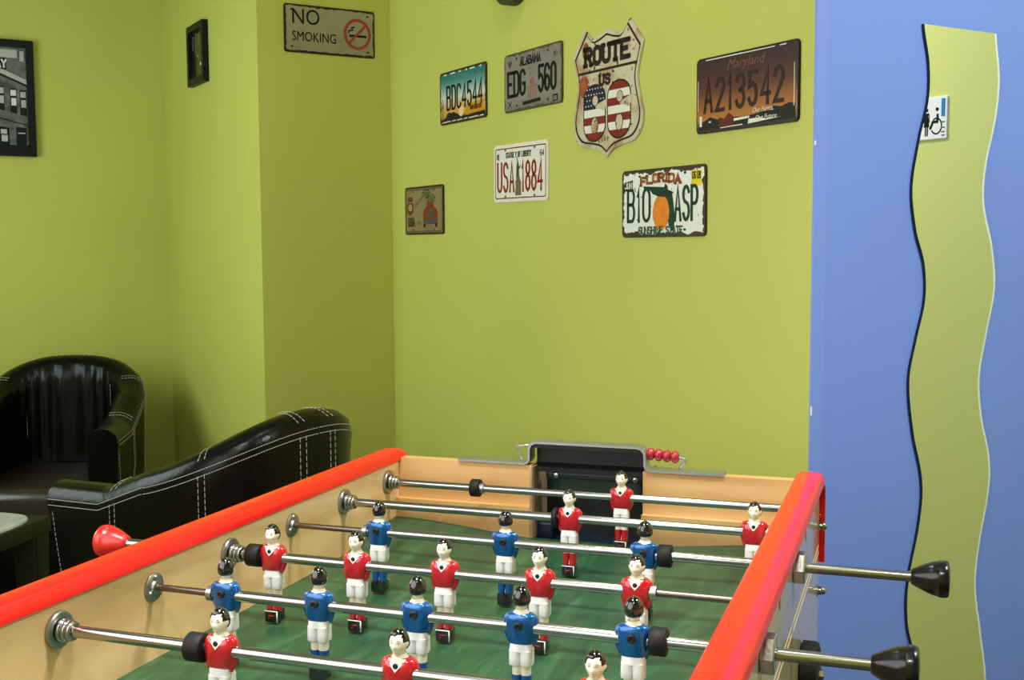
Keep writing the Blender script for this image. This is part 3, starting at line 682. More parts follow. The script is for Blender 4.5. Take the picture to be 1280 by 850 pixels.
inn_l = [(u+bv, z) for u, z in Lu]; inn_r = [(u-.0065, z) for u, z in Ru]
A = [[bmf.verts.new(mloc(u, z, -Tm)) for u, z in s] for s in (inn_l, inn_r)]
for i in range(120): bmf.faces.new((A[0][i], A[1][i], A[1][i+1], A[0][i+1]))
for ins, outp in ((inn_l, Lu), (inn_r, Ru)):
    bb = bme if ins is inn_l else bmb
    a = [bb.verts.new(mloc(u, z, -Tm)) for u, z in ins]; b = [bb.verts.new(mloc(u, z, -Tm+(.0010 if ins is inn_l else .0008))) for u, z in outp]
    for i in range(120): bb.faces.new((a[i], b[i], b[i+1], a[i+1]))
out = Lu + Ru[::-1]
a = [bme.verts.new(mloc(u, z, -Tm+(.0010 if i < 121 else .0008))) for i, (u, z) in enumerate(out)]; b = [bme.verts.new(mloc(u, z, 0)) for u, z in out]
for i in range(len(out)): j = (i+1) % len(out); bme.faces.new((a[i], a[j], b[j], b[i]))
bme.faces.new(b)
bmesh.ops.recalc_face_normals(bme, faces=bme.faces[:])
fin('mirror_glass', bmf, M_mirror, mirror, recalc=False); fin('bevel', bmb, mat('bevel_glint_white', C(226, 234, 236), rough=.25, coat=.5), mirror, recalc=False); fin('glass_edge', bme, M_medge, mirror, recalc=False)  # right bevel coloured near-white for the glint of a polished edge
# restroom sign on the right wall, seen through the mirror
RS = (0.170, 0.108)
o = slab('restroom_sign', RS[0], RS[1], .002, mat('white_sign_plastic', C(240, 242, 240), rough=.4), P(UR-.0003, -.578, RZ+.698), ANG_G, 'white restroom sign with black figures, seen reflected in the wavy mirror', 'sign')
SIGN = o
x0 = -RS[0]/2
flat('blue_block', [[(x0+.006, .002), (x0+.018, .002), (x0+.018, .048), (x0+.006, .048)]], mat('blue_print', C(40, 130, 190), rough=.4), o, YF-.0002)
flat('text_line', [[(x0+.006, z), (x0+.006+l, z), (x0+.006+l, z+.004), (x0+.006, z+.004)] for z, l in ((-.014, .012), (-.028, .012), (-.039, .011), (-.048, .010))], mat('grey_text_print', C(120, 122, 130), rough=.4), o, YF-.0002)
xw = x0+.035
bm = bmesh.new()
stroke(bm, arc(xw-.002, -.021, .0165, .020, 50, 330, 18), .004, YF, .0002)
stroke(bm, [(xw+.014, -.026), (xw+.019, -.028)], .004, YF, .0002)
stroke(bm, [(xw-.006, .010), (xw-.005, -.010), (xw+.009, -.010), (xw+.017, -.027)], .007, YF-.0001, .0002)
fin('wheelchair_symbol', bm, M_black, o)
flat('wheelchair_head', [ell(xw-.004, .022, .005, .005, 12)], M_black, o, YF-.0003)
xp = xw+.029
flat('woman_symbol', [ell(xp, .022, .005, .005, 12), [(xp-.008, .014), (xp+.008, .014), (xp+.010, -.010), (xp+.0065, -.010), (xp+.0065, .008), (xp+.005, .008), (xp+.009, -.022), (xp-.009, -.022), (xp-.005, .008), (xp-.0065, .008), (xp-.0065, -.010), (xp-.010, -.010)], [(xp-.005, -.045), (xp-.001, -.045), (xp-.001, -.022), (xp-.005, -.022)], [(xp+.001, -.045), (xp+.005, -.045), (xp+.005, -.022), (xp+.001, -.022)]], M_black, o, YF-.0003)
xp = xw+.058
flat('man_symbol', [ell(xp, .022, .005, .005, 12), [(xp-.009, .014), (xp+.009, .014), (xp+.009, -.014), (xp+.006, -.014), (xp+.006, -.045), (xp+.001, -.045), (xp+.001, -.016), (xp-.001, -.016), (xp-.001, -.045), (xp-.006, -.045), (xp-.006, -.014), (xp-.009, -.014)]], M_black, o, YF-.0003)

# ------------------------------------------------------------------ football table
WI = 0.63; YE, YN = 0.787, -0.337; PT = 0.03; ZF = RZ-0.081
RODY = [0.75-0.15*i for i in range(8)]
table = empty('foosball_table', (0.315, 0.225, 0), 0, 'wooden foosball table with red rails and green playing field', 'foosball table')
TL = -Vector(table.location)
def tpart(name, bm, m, **k): return fin(name, bm, m, table, loc=TL, **k)
def side_panel(xa, xb, y0, y1):
    bm = bmesh.new(); hz = .0085; z0, z1 = .50, RZ+.030
    box(bm, xa, xb, y0, y1, z0, RZ-hz); box(bm, xa, xb, y0, y1, RZ+hz, z1)
    ys = [y0]+[y for r in sorted(RODY) for y in (r-hz, r+hz)]+[y1]
    for a, b in zip(ys[::2], ys[1::2]): box(bm, xa, xb, a, b, RZ-hz, RZ+hz)
    return bm
tpart('side_panel', side_panel(-PT+.004, 0, YN-.028, YE+.028), M_wood)
sp2 = tpart('side_panel', side_panel(WI, WI+PT-.004, YN-.028, YE+.028), M_wood)
bm = bmesh.new(); hz = .0085
box(bm, WI+PT-.004, WI+PT, YN-.03, YE+.03, .50, RZ-hz); box(bm, WI+PT-.004, WI+PT, YN-.03, YE+.03, RZ+hz, RZ+.03)
ys = [YN-.03]+[y for r in sorted(RODY) for y in (r-hz, r+hz)]+[YE+.03]
for a, b in zip(ys[::2], ys[1::2]): box(bm, WI+PT-.004, WI+PT, a, b, RZ-hz, RZ+hz)
op = tpart('outer_veneer', bm, M_woodout)
bm = bmesh.new(); box(bm, -PT, -PT+.004, YN-.03, YE+.03, .50, RZ+.03); tpart('outer_veneer', bm, M_woodout)
M_pin = mat('cream_pinstripe', C(236, 214, 160), rough=.4)
for z in (-.067, -.077):
    bm = bmesh.new(); box(bm, WI+PT-.0002, WI+PT+.0004, YN-.03, YE+.03, RZ+z, RZ+z+.0018); tpart('pinstripe', bm, M_pin)
# red rails: rounded cap on each long wall, bent down over the far end
def rail(xc):
    hw = .0205; zt, zb = RZ+.045, RZ+.028
    prof = []                       # (across, height over base 0..1)
    for i in range(9):
        a = PI*i/8; prof.append((-math.cos(a)*hw if False else -hw*math.copysign(abs(math.cos(a))**.55, math.cos(a)), abs(math.sin(a))**.6))
    path = []; th = zt-zb; R = .045
    path += [((xc, YN-.01+ (YE+.012-YN+.01)*i/12, zb), Vector((0, 0, 1))) for i in range(13)]
    y0 = YE+.012
    for i in range(1, 11):
        a = PI/2*i/10; path.append(((xc, y0+(R-th)*math.sin(a), zb-(R-th)*(1-math.cos(a))), Vector((0, math.sin(a), math.cos(a)))))
    y1, z1 = y0+R-th, zb-(R-th)
    path += [((xc, y1, z1-.093*i/4), Vector((0, 1, 0))) for i in range(1, 5)]
    bm = bmesh.new(); rings = []
    for p, n in path:
        p = Vector(p); rings.append([bm.verts.new(p+Vector((dx, 0, 0))+n*th*t) for dx, t in prof]+[bm.verts.new(p+Vector((dx, 0, 0))-n*.001) for dx in (hw-.002, -hw+.002)])
    N = len(rings[0])
    for a, b in zip(rings, rings[1:]):
        for k in range(N): bm.faces.new((a[k], a[(k+1) % N], b[(k+1) % N], b[k]))
    bm.faces.new(rings[0]); bm.faces.new(rings[-1])
    return bm
tpart('red_rail', rail(-.0165), M_rail, auto=50)
tpart('red_rail', rail(WI+.0175), M_rail, auto=50)
# end boards beside the goal, each with a thicker lower board that makes a ledge
GX0, GX1 = .227, .403
for x0, x1 in ((0, GX0), (GX1, WI)):
    bm = bmesh.new(); box(bm, x0+.0005, x1, YE+.006, YE+.026, .50, RZ+.032); tpart('end_board', bm, M_woodend)
    bm = bmesh.new(); box(bm, x0+.0005, x1, YE-.006, YE+.006, RZ-.115, RZ-.032); tpart('ledge_board', bm, M_woodend)
bm = bmesh.new(); box(bm, 0, WI, YN-.02, YN, .50, RZ+.032); tpart('end_board', bm, M_woodend)
bm = bmesh.new(); box(bm, GX0, GX1, YE+.006, YE+.026, .50, RZ-.10); tpart('end_board', bm, M_woodend)
# playing field with raised corners
bm = bmesh.new(); nx, ny = 36, 64; grid = []
def sm(t): t = max(0, min(1, t)); return t*t*(3-2*t)
for j in range(ny+1):
    row = []
    for i in range(nx+1):
        x = WI*i/nx; y = YN+(YE-YN)*j/ny
        ex = sm(1-min(x, WI-x)/.27); ey = sm(1-min(YE-y, y-YN)/.24)
        row.append(bm.verts.new((x, y, ZF+.019*ex*ey)))
    grid.append(row)
for j in range(ny):
    for i in range(nx): bm.faces.new((grid[j][i], grid[j][i+1], grid[j+1][i+1], grid[j+1][i]))
tpart('playing_field', bm, M_field, smooth=True, recalc=False)
bm = bmesh.new(); box(bm, .001, WI-.001, YN, YE, ZF-.04, ZF-.025); tpart('field_base', bm, M_woodend)
# pale scuffs in the lino
bm = bmesh.new(); rs = random.Random(3)
for i in range(46):
    x, y, a, l = rs.uniform(.16, .50), rs.uniform(-.1, .62), rs.uniform(.6, 1.5), rs.uniform(.004, .014)
    d = Vector((math.cos(a), math.sin(a), 0)); n = Vector((-d.y, d.x, 0))*rs.uniform(.0003, .0006); c = Vector((x, y, ZF+.0004))
    bm.faces.new([bm.verts.new(p) for p in (c-d*l/2, c-n, c+d*l/2, c+n)])
o = tpart('scuff_mark', bm, mat('scuffed_lino', C(120, 160, 128), rough=.6)); o['kind'] = 'stuff'
# goal: metal hat bracket, hood, back plate, cheeks
GD = .085
bm = bmesh.new(); t = .0035
def hat(o_):   # outer line of the bracket
    r = .010; z1, z2 = .0325, .0665
    p = [(.105, z1), (GX0-.012, z1)]
    p += [(GX0-.012+.010*math.sin(a), z1+.010*(1-math.cos(a))) for a in (PI/6, PI/3, PI/2)]
    p += [(GX0-.002+r*(1-math.cos(a)), z2-r+r*math.sin(a)) for a in (0, PI/6, PI/3, PI/2)]
    return p+[(GX0+GX1-x, z) for x, z in p[::-1]]
pts = hat(0); rings = []
for i, (x, z) in enumerate(pts):
    a = Vector(pts[max(i-1, 0)]); b = Vector(pts[min(i+1, len(pts)-1)]); d = (b-a).normalized(); n = Vector((-d.y, d.x))
    q0 = Vector((x, z)); q1 = q0+n*t
    rings.append([bm.verts.new((q.x, y, RZ+q.y)) for q, y in ((q0, YE+.002), (q1, YE+.002), (q1, YE+.030), (q0, YE+.030))])
for a, b in zip(rings, rings[1:]):
    for k in range(4): bm.faces.new((a[k], a[(k+1) % 4], b[(k+1) % 4], b[k]))
bm.faces.new(rings[0]); bm.faces.new(rings[-1]); tpart('goal_bracket', bm, M_alu, auto=40)
bm = bmesh.new(); box(bm, GX0+.001, GX1-.001, YE+.030, YE+.036, RZ+.022, RZ+.064); box(bm, GX0+.0, GX1-.0, YE+.005, YE+.034, RZ+.060, RZ+.0655)
vs = [bm.verts.new(v) for v in ((GX0, YE+.030, RZ+.034), (GX1, YE+.030, RZ+.034), (GX1, YE+.012, RZ+.022), (GX0, YE+.012, RZ+.022), (GX0, YE+.030, RZ+.022), (GX1, YE+.030, RZ+.022))]
for f in ((0, 1, 2, 3), (3, 2, 5, 4), (0, 3, 4), (1, 5, 2)): bm.faces.new([vs[i] for i in f])
tpart('goal_hood', bm, M_hood)
bm = bmesh.new(); box(bm, GX0+.02, GX1, YE+.050, YE+.054, RZ-.02, RZ+.024); tpart('goal_plate', bm, M_goalgreen)
bm = bmesh.new(); box(bm, GX0+.018, GX1, YE+.020, YE+.050, RZ+.010, RZ+.021, bev=.003); bar = tpart('goal_bar', bm, M_hood)
for x in (GX0+.036, GX1-.014):
    bm = bmesh.new(); lathe_x(bm, [(0, .0045), (.002, .004), (.0026, .002), (.0026, 0)], 12)
    o = fin('screw', bm, M_steel, bar, auto=40); o.rotation_euler = (0, 0, -PI/2); o.location = (x, YE+.020, RZ+.0155)
bm = bmesh.new(); box(bm, GX0, GX1, YE+GD, YE+GD+.006, RZ-.10, RZ+.02); tpart('goal_back', bm, M_hood)
for xa, xb in ((GX0-.004, GX0), (GX1, GX1+.004)):
    bm = bmesh.new(); box(bm, xa, xb, YE+.026, YE+GD, RZ-.10, RZ+.03); tpart('goal_cheek', bm, M_goalside)
bm = bmesh.new(); box(bm, GX0+.0005, GX0+.004, YE-.006, YE+.030, RZ-.082, RZ+.030); tpart('goal_post', bm, mat('worn_goal_post', C(176, 148, 116), rough=.3, var=.3, vscale=25))
bm = bmesh.new(); box(bm, GX0+.004, GX1, YE, YE+GD, RZ-.105, RZ-.086); box(bm, GX0+.004, GX0+.03, YE+.02, YE+.06, RZ-.086, RZ-.060, bev=.004); tpart('goal_floor', bm, M_goalnavy)
# scoring beads and wires
bm = bmesh.new(); yb_ = YE+.022
tube(bm, [(GX1-.002, yb_, RZ+.058), (.462, yb_, RZ+.053), (.465, yb_, RZ+.050), (.4645, yb_, RZ+.046), (.459, yb_, RZ+.043), (.4565, yb_, RZ+.036)], .0018, 8); tpart('bead_wire', bm, M_zinc, smooth=True)
bm = bmesh.new(); tube(bm, [(GX0+.002, yb_, RZ+.061), (.199, yb_, RZ+.0595), (.1965, yb_, RZ+.056), (.199, yb_, RZ+.050), (.204, yb_, RZ+.044), (.205, yb_, RZ+.036)], .0018, 8); tpart('bead_wire', bm, M_zinc, smooth=True)
M_bead_r = mat('red_bead', C(166, 30, 48), rough=.25, coat=.4)
for i in range(4):
    bm = bmesh.new(); lathe_x(bm, [(-.0065, .003), (-.006, .0055), (-.003, .0088), (0, .0098), (.003, .0088), (.006, .0055), (.0065, .003)], 18, (GX1+.009+.0124*i, yb_, RZ+.0570-.0009*i))
    tpart('scoring_bead', bm, M_bead_r, smooth=True)
# acorn nuts at the far end of the right panel
for z in (-.033, -.128):
    bm = bmesh.new(); lathe_x(bm, [(0, .0085), (.0015, .0085), (.0016, .006), (.006, .006), (.010, .005), (.0125, .002), (.013, 0)], 16, (WI+PT+.0004, YE+.012, RZ+z)); tpart('acorn_nut', bm, M_steel, auto=40)
# transport wheel on the right panel
bm = bmesh.new(); lathe_x(bm, [(0, .036), (.0015, .040), (.017, .040), (.0205, .038), (.022, .033), (.022, 0)], 36, (WI+PT+.0005, .555, RZ-.163)); wh = tpart('transport_wheel', bm, M_rubber, auto=35)
bm = bmesh.new(); lathe_x(bm, [(.022, .007), (.027, .007), (.028, .005), (.028, 0)], 6, (WI+PT+.0005, .555, RZ-.163)); fin('axle_bolt', bm, M_steel, wh)
# legs
for x in (-.02, WI-.06):
    for y in (YN+.01, YE-.10):
        bm = bmesh.new(); loft(bm, [(.025, x+.04, y+.045, .030, .030, 6), (.50, x+.04, y+.045, .042, .042, 6)], 24); lg = tpart('leg', bm, M_wood, auto=40)
        bm = bmesh.new(); loft(bm, [(0, x+.04, y+.045, .034, .034, 2), (.025, x+.04, y+.045, .030, .030, 2)], 24); fin('foot', bm, M_rubber, lg, auto=40)
bm = bmesh.new(); box(bm, 0, WI, YN, YE, .50, .515); tpart('bottom_board', bm, M_wood)
# bearings in the left wall, hexagon nuts on the right wall
RED = {0, 1, 3, 5}; BLUE = {2, 4}
for i in sorted(RED | BLUE):
    y = RODY[i]
    if i in RED:
        bm = bmesh.new(); lathe_x(bm, [(0, .0065), (0, .0185), (.003, .0185), (.0042, .0172), (.0042, .0125), (.0030, .0120), (.0030, .0065)], 32, (0.0004, y, RZ)); b = tpart('bearing_flange', bm, M_zinc, auto=40)
        for j, (xo, r) in enumerate(((.0075, .0120), (.0125, .0108), (.0172, .0098))):
            bm = bmesh.new(); lathe_x(bm, [(-.0035, .0065), (-.0032, r*.85), (-.0018, r), (.0012, r), (.0024, r*.86), (.0026, .0065)], 24, (xo+.0004, y, RZ)); fin('bearing_ring', bm, M_steel, b, auto=60)
    else:
        bm = bmesh.new(); lathe_x(bm, [(0, .0045), (0, .0158), (.0018, .0158), (.0026, .0148), (.0030, .008), (.0055, .0072), (.0060, .0045)], 32, (0.0004, y, RZ)); b = tpart('bearing_flange', bm, M_zinc, auto=40)
        for k in range(3):
            a = PI/2+2*PI*k/3
            bm = bmesh.new(); lathe_x(bm, [(.002, .0036), (.0040, .0032), (.0052, .0018), (.0054, 0)], 12, (.0004, y+.0108*math.cos(a), RZ+.0108*math.sin(a))); fin('bolt_head', bm, M_zinc, b, smooth=True)
for y in RODY[2::2][:2]+[RODY[0], RODY[1], RODY[3], RODY[5]]:
    if abs(y-RODY[2]) < 1e-6 or abs(y-RODY[4]) < 1e-6:
        bm = bmesh.new(); lathe_x(bm, [(.0005, .0068), (.0005, .0185), (.0010, .0192), (.0120, .0192), (.0132, .0175), (.0132, .0068)], 6, (WI+PT, y, RZ)); tpart('hexagon_nut', bm, M_nut)
    else:
        bm = bmesh.new(); lathe_x(bm, [(-.0004, .0040), (-.0004, .012), (-.003, .012), (-.003, .0040)], 20, (WI, y, RZ)); tpart('rod_socket', bm, M_zinc, auto=40)

# ------------------------------------------------------------------ footballers (moulded figures on the rods); local: rod axis = x, face looks to -y
def head_r(th, ph):
    """radius of the head in direction azimuth th (0 = -y, the face), elevation ph"""
    return 1.0
def head_point(d, off=0.0):
    """d unit vector; returns head surface point (metres, head centre at origin)"""
    ax, ay, az = .0083, .0095, .0124
    x, y, z = d
    p = Vector((x*ax, y*ay, z*az))
    front = max(0, -y)
    if z < -.1:                                   # jaw narrows to a chin
        k = min(1, (-z-.1)/.9); p.x *= 1-.38*k; p.y *= 1-.18*k if y > 0 else 1-.05*k
    if z > .1 and y < 0: p.y *= 1-.10*z           # sloped brow
    g = lambda cx, cz, s: math.exp(-(((x-cx)/s)**2+((z-cz)/s)**2)) if y < 0 else 0
    nose = math.exp(-((x/.16)**2))*math.exp(-(((z+.12)/.30)**2)) if y < 0 else 0
    p.y -= .0021*nose*(1.25 if z < -.08 else .75)
    p.y += .0011*(g(-.34, .10, .20)+g(.34, .10, .20))      # eye sockets
    p.y -= .0007*math.exp(-((x/.34)**2))*math.exp(-(((z+.52)/.10)**2)) if y < 0 else 0  # lips
    p.y -= .0009*math.exp(-((x/.3)**2))*math.exp(-(((z+.80)/.16)**2)) if y < 0 else 0   # chin
    p.y -= .0005*math.exp(-(((z-.27)/.09)**2))*(1 if y < -.5 else 0)                    # brow ridge
    ear = math.exp(-(((y-.06)/.20)**2))*math.exp(-(((z-.02)/.26)**2))*(1 if abs(x) > .8 else 0)
    p.x += math.copysign(.0012*ear, x)
    return p + Vector(d)*off
HC_ = Vector((0, -.0014, .0276))
def head_mesh(bm, keep=None, off=0.0, nu=36, nv=26):
    rings = []
    for j in range(nv+1):
        ph = -PI/2+PI*j/nv; ring = []
        for i in range(nu):
            th = 2*PI*i/nu; d = Vector((math.cos(ph)*math.sin(th), -math.cos(ph)*math.cos(th), math.sin(ph)))
            ring.append((d, bm.verts.new(head_point(d, off if keep is None or keep(d) else -.0004)+HC_)))
        rings.append(ring)
    for a, b in zip(rings, rings[1:]):
        for i in range(nu):
            q = [a[i], a[(i+1) % nu], b[(i+1) % nu], b[i]]
            if keep is None or any(keep(v[0]) for v in q): bm.faces.new([v[1] for v in q])
    bmesh.ops.remove_doubles(bm, verts=bm.verts[:], dist=1e-6)
    for v in [v for v in bm.verts if not v.link_faces]: bm.verts.remove(v)
def hair_keep(d):
    x, y, z = d
    line = .66+.16*x if y < -.35 else (.20 if y < .1 else -.45)     # parted fringe, sideburns, nape
    if -.55 < y < .1 and abs(x) > .62: line = .22
    return z > line
def mesh_of(build, name, auto=None):
    bm = bmesh.new(); build(bm); bmesh.ops.recalc_face_normals(bm, faces=bm.faces[:])
    if auto:
        for e in bm.edges:
            if len(e.link_faces) == 2 and e.calc_face_angle(0) > math.radians(auto): e.smooth = False
    me = bpy.data.meshes.new(name); bm.to_mesh(me); bm.free()
    for p in me.polygons: p.use_smooth = True
    return me
def b_body(bm):
    """one skin from the ankles through legs, trunk and neck to the head"""
    nu, rings = 36, []
    def ring(z, cx, cy, ax, ay, pw, groove=0.0):
        r = []
        for i in range(nu):
            th = 2*PI*i/nu; c, q = math.sin(th), -math.cos(th)
            x = ax*math.copysign(abs(c)**(2/pw), c); y = ay*math.copysign(abs(q)**(2/pw), q)*(1-groove*math.exp(-(x/.0016)**2))
            r.append(bm.verts.new((cx+x, cy+y, z)))
        return r
    for a in ((-.0640, 0, 0, .0084, .0050, 3, .6), (-.0520, 0, .0004, .0092, .0058, 3, .6), (-.0460, 0, 0, .0094, .0060, 3, .55), (-.0410, 0, 0, .0094, .0062, 3, .5), (-.0340, 0, 0, .0098, .0066, 3, .45),
              (-.0240, 0, 0, .0098, .0070, 3, .1), (-.0100, 0, 0, .0104, .0074, 2.4, 0), (.0060, 0, .0004, .0118, .0076, 2.2, 0), (.0095, 0, .0008, .0116, .0084, 2.2, 0), (.0128, 0, .0006, .0104, .0080, 2, 0),
              (.0150, 0, .0004, .0078, .0068, 2, 0), (.0168, 0, .0002, .0064, .0062, 2, 0), (.0185, 0, 0, .0060, .0062, 2, 0)): rings.append(ring(*a))
    nv = 26
    for j in range(4, nv):
        ph = -PI/2+PI*j/nv
        rings.append([bm.verts.new(head_point(Vector((math.cos(ph)*math.sin(2*PI*i/nu), -math.cos(ph)*math.cos(2*PI*i/nu), math.sin(ph))))+HC_) for i in range(nu)])
    for a, b in zip(rings, rings[1:]):
        for k in range(nu): bm.faces.new((a[k], a[(k+1) % nu], b[(k+1) % nu], b[k]))
    bm.faces.new(rings[0][::-1])
    top = bm.verts.new(head_point(Vector((0, 0, 1)))+HC_)
    for k in range(nu): bm.faces.new((rings[-1][k], rings[-1][(k+1) % nu], top))
def b_shirt(bm):
    loft(bm, [(-.0152, 0, .0002, .0118, .0084, 2.8), (-.0130, 0, -.0002, .0126, .0090, 2.8), (-.0060, 0, -.0004, .0148, .0098, 2.6), (.0010, 0, -.0004, .0157, .0100, 2.6), (.0075, 0, 0, .0159, .0097, 2.6), (.0115, 0, .0004, .0150, .0088, 2.5), (.0140, 0, .0006, .0126, .0074, 2.3), (.0148, 0, .0006, .0104, .0064, 2.2)], 28)
    for s in (-1, 1):      # upper arm down the side, forearm folded forward along the ribs
        tube(bm, [(s*.0118, .0006, .0122), (s*.0140, .0008, .0092), (s*.0148, .0008, .0024), (s*.0140, .0002, -.0060), (s*.0124, -.0012, -.0130), (s*.0108, -.0026, -.0176)], [.0026, .0036, .0040, .0040, .0034, .0024], 12)
def b_collar(bm):
    a = [(-.0086, .0142, -.0052), (-.0046, .0088, -.0092), (0, .0036, -.0103), (.0046, .0088, -.0092), (.0086, .0142, -.0052), (0, .0150, -.0070)]
    f = [bm.verts.new((x, y-.0005, z)) for x, z, y in a]; b = [bm.verts.new((x, y+.0025, z)) for x, z, y in a]
    c0 = f[5]; 
    for i in range(4): bm.faces.new((f[i], f[i+1], c0)); bm.faces.new((b[i+1], b[i], b[5])); bm.faces.new((f[i], b[i], b[i+1], f[i+1]))
    bm.faces.new((f[4], b[4], b[5], f[5])); bm.faces.new((f[5], b[5], b[0], f[0]))
def b_shorts(bm):
    loft(bm, [(-.0130, 0, 0, .0105, .0080, 2.8), (-.0160, 0, 0, .0112, .0085, 3.0), (-.0230, 0, 0, .0116, .0088, 3.2)], 24)
    for s in (-1, 1):
        loft(bm, [(-.0370, s*.0058, 0, .0058, .0082, 3.4), (-.0362, s*.0058, 0, .0060, .0085, 3.4), (-.0300, s*.0058, 0, .0061, .0087, 3.2), (-.0220, s*.0056, 0, .0060, .0088, 3.2)], 18)
def b_sock(bm): loft(bm, [(-.0660, 0, 0, .0044, .0056, 2.4), (-.0560, 0, .0004, .0050, .0062, 2.4), (-.0485, 0, .0002, .0053, .0064, 2.4), (-.0470, 0, .0002, .0055, .0066, 2.4)], 16)
def b_boot(bm): box(bm, -.0090, .0090, -.0088, .0092, -.0785, -.0632, bev=.0022)
def b_boottrim(bm):
    for x0, x1, z0, z1 in ((.0076, .0087, -.0775, -.0640), (-.0086, .0087, -.0650, -.0640)): box(bm, x0, x1, -.0096, -.0082, z0, z1)
def b_lace(bm): box(bm, -.0035, .0035, -.0093, -.0086, -.0706, -.0694); box(bm, -.0042, -.0020, -.0093, -.0086, -.0736, -.0726)
def lathe_y(bm, prof, o): 
    b2 = bmesh.new(); lathe_x(b2, prof, 14)
    vm = {v: bm.verts.new((o[0]-v.co.y, o[1]+v.co.x, o[2]+v.co.z)) for v in b2.verts}
    for f in b2.faces: bm.faces.new([vm[v] for v in f.verts])
    b2.free()
def b_screw(bm): lathe_y(bm, [(0, .0026), (-.0006, .0024), (-.0010, .0014), (-.0004, 0)], (0, -.0098, .0090))
def b_boss(bm): lathe_y(bm, [(0, .0044), (.0026, .0042), (.0032, .0028), (.0020, .0022), (.0018, 0)], (0, .0090, .0034))
def b_eye(bm):
    for s in (-1, 1):
        d = Vector((s*.33, -.93, .16)).normalized(); p = head_point(d, .0002)+HC_
        box(bm, p.x-.0012, p.x+.0012, p.y-.0002, p.y+.0004, p.z-.0003, p.z+.0002)
        d = Vector((s*.34, -.93, .34)).normalized(); p = head_point(d, .0002)+HC_
        box(bm, p.x-.0016, p.x+.0016, p.y-.0002, p.y+.0004, p.z-.0002, p.z+.0002)
def b_mouth(bm):
    p = head_point(Vector((0, -.86, -.50)).normalized(), .0003)+HC_
    box(bm, p.x-.0017, p.x+.0017, p.y-.0002, p.y+.0006, p.z-.0002, p.z+.0003)
FM = {n: mesh_of(b, n, a) for n, b, a in (('body', b_body, 80), ('hair', lambda bm: head_mesh(bm, hair_keep, .00095), 80), ('shirt', b_shirt, 70), ('collar', b_collar, 30), ('shorts', b_shorts, 60), ('sock', b_sock, 60), ('boots', b_boot, 40), ('boot_trim', b_boottrim, 30), ('boot_lace', b_lace, 30), ('screw', b_screw, 40), ('screw_boss', b_boss, 40), ('eyes', b_eye, 30), ('mouth', b_mouth, 30))}
def team(blue):
    ms = {'body': M_skin, 'hair': M_hair, 'shirt': M_shirtb if blue else M_shirtr, 'collar': M_skin, 'shorts': M_short, 'sock': M_sockb if blue else M_shirtr, 'boots': M_hair, 'boot_trim': M_short,
          'boot_lace': M_shirtr, 'screw': M_screw, 'screw_boss': M_screw, 'eyes': M_eye, 'mouth': M_face}
    out = {}
    for k, me in FM.items():
        m2 = me.copy(); m2.name = k; m2.materials.append(ms[k]); out[k] = m2
    return out
TEAM = {True: team(True), False: team(False)}
def footballer(rod, x, blue):
    T = TEAM[blue]
    o = bpy.data.objects.new('player_figure', T['body']); COL.objects.link(o); o.parent = rod; o.location = (x, 0, 0)
    o.rotation_euler = (0, 0, PI if blue else 0)
    for k, me in T.items():
        if k == 'body': continue
        for dx in ((-.0048, .0048) if k == 'sock' else (0,)):
            c = bpy.data.objects.new(k, me); COL.objects.link(c); c.parent = o; c.location = (dx, 0, 0)
            if k in ('eyes', 'boot_trim', 'boot_lace'): c['kind'] = 'stuff'
    return o
def handle_prof(): return [(0, .0075), (.001, .0088), (.006, .0112), (.014, .0150), (.022, .0182), (.029, .0198), (.0295, .0205), (.035, .0208), (.0385, .0200), (.040, .0185), (.0408, .012), (.0410, 0)]
SPEC = [  # tube from, to, thin from, to, bumpers (x, flip), collars, men, blue, handle x (sign)
 dict(t=(-.040, .622), thin=None, bump=[(.143, .158)], col=[(.158, .164)], men=[.3813], blue=False, h=-.045, label='goalkeeper rod with one red figure in front of the goal, farthest rod'),
 dict(t=(-.040, .612), thin=None, bump=[(.322, .329)], col=[(.612, .619)], men=[.3452, .595], blue=False, h=-.045, label='rod with two red figures, second rod from the goal'),
 dict(t=(.112, .790), thin=(.006, .112), bump=[(.501, .517)], col=[(.108, .114)], men=[.130, .3055, .484], blue=True, h=.788, label='rod with three blue figures and the farther black handle'),
 dict(t=(-.150, .527), thin=(.527, .627), bump=[(.028, .046)], col=[(.525, .531)], men=[.0619, .1734, .2851, .3993, .509], blue=False, h=-.148, label='rod with five red figures and a red handle beyond the left rail'),
 dict(t=(.076, .758), thin=(.006, .076), bump=[(.557, .573)], col=[(.072, .078)], men=[.0935, .2057, .3176, .4287, .5409], blue=True, h=.756, label='rod with five blue figures and the nearer black handle'),
 dict(t=(-.040, .600), thin=(.600, .627), bump=[(.151, .169)], col=[(.598, .604)], men=[.186, .3673, .5445], blue=False, h=-.045, label='nearest rod with three red figures, cut by the bottom edge'),
]
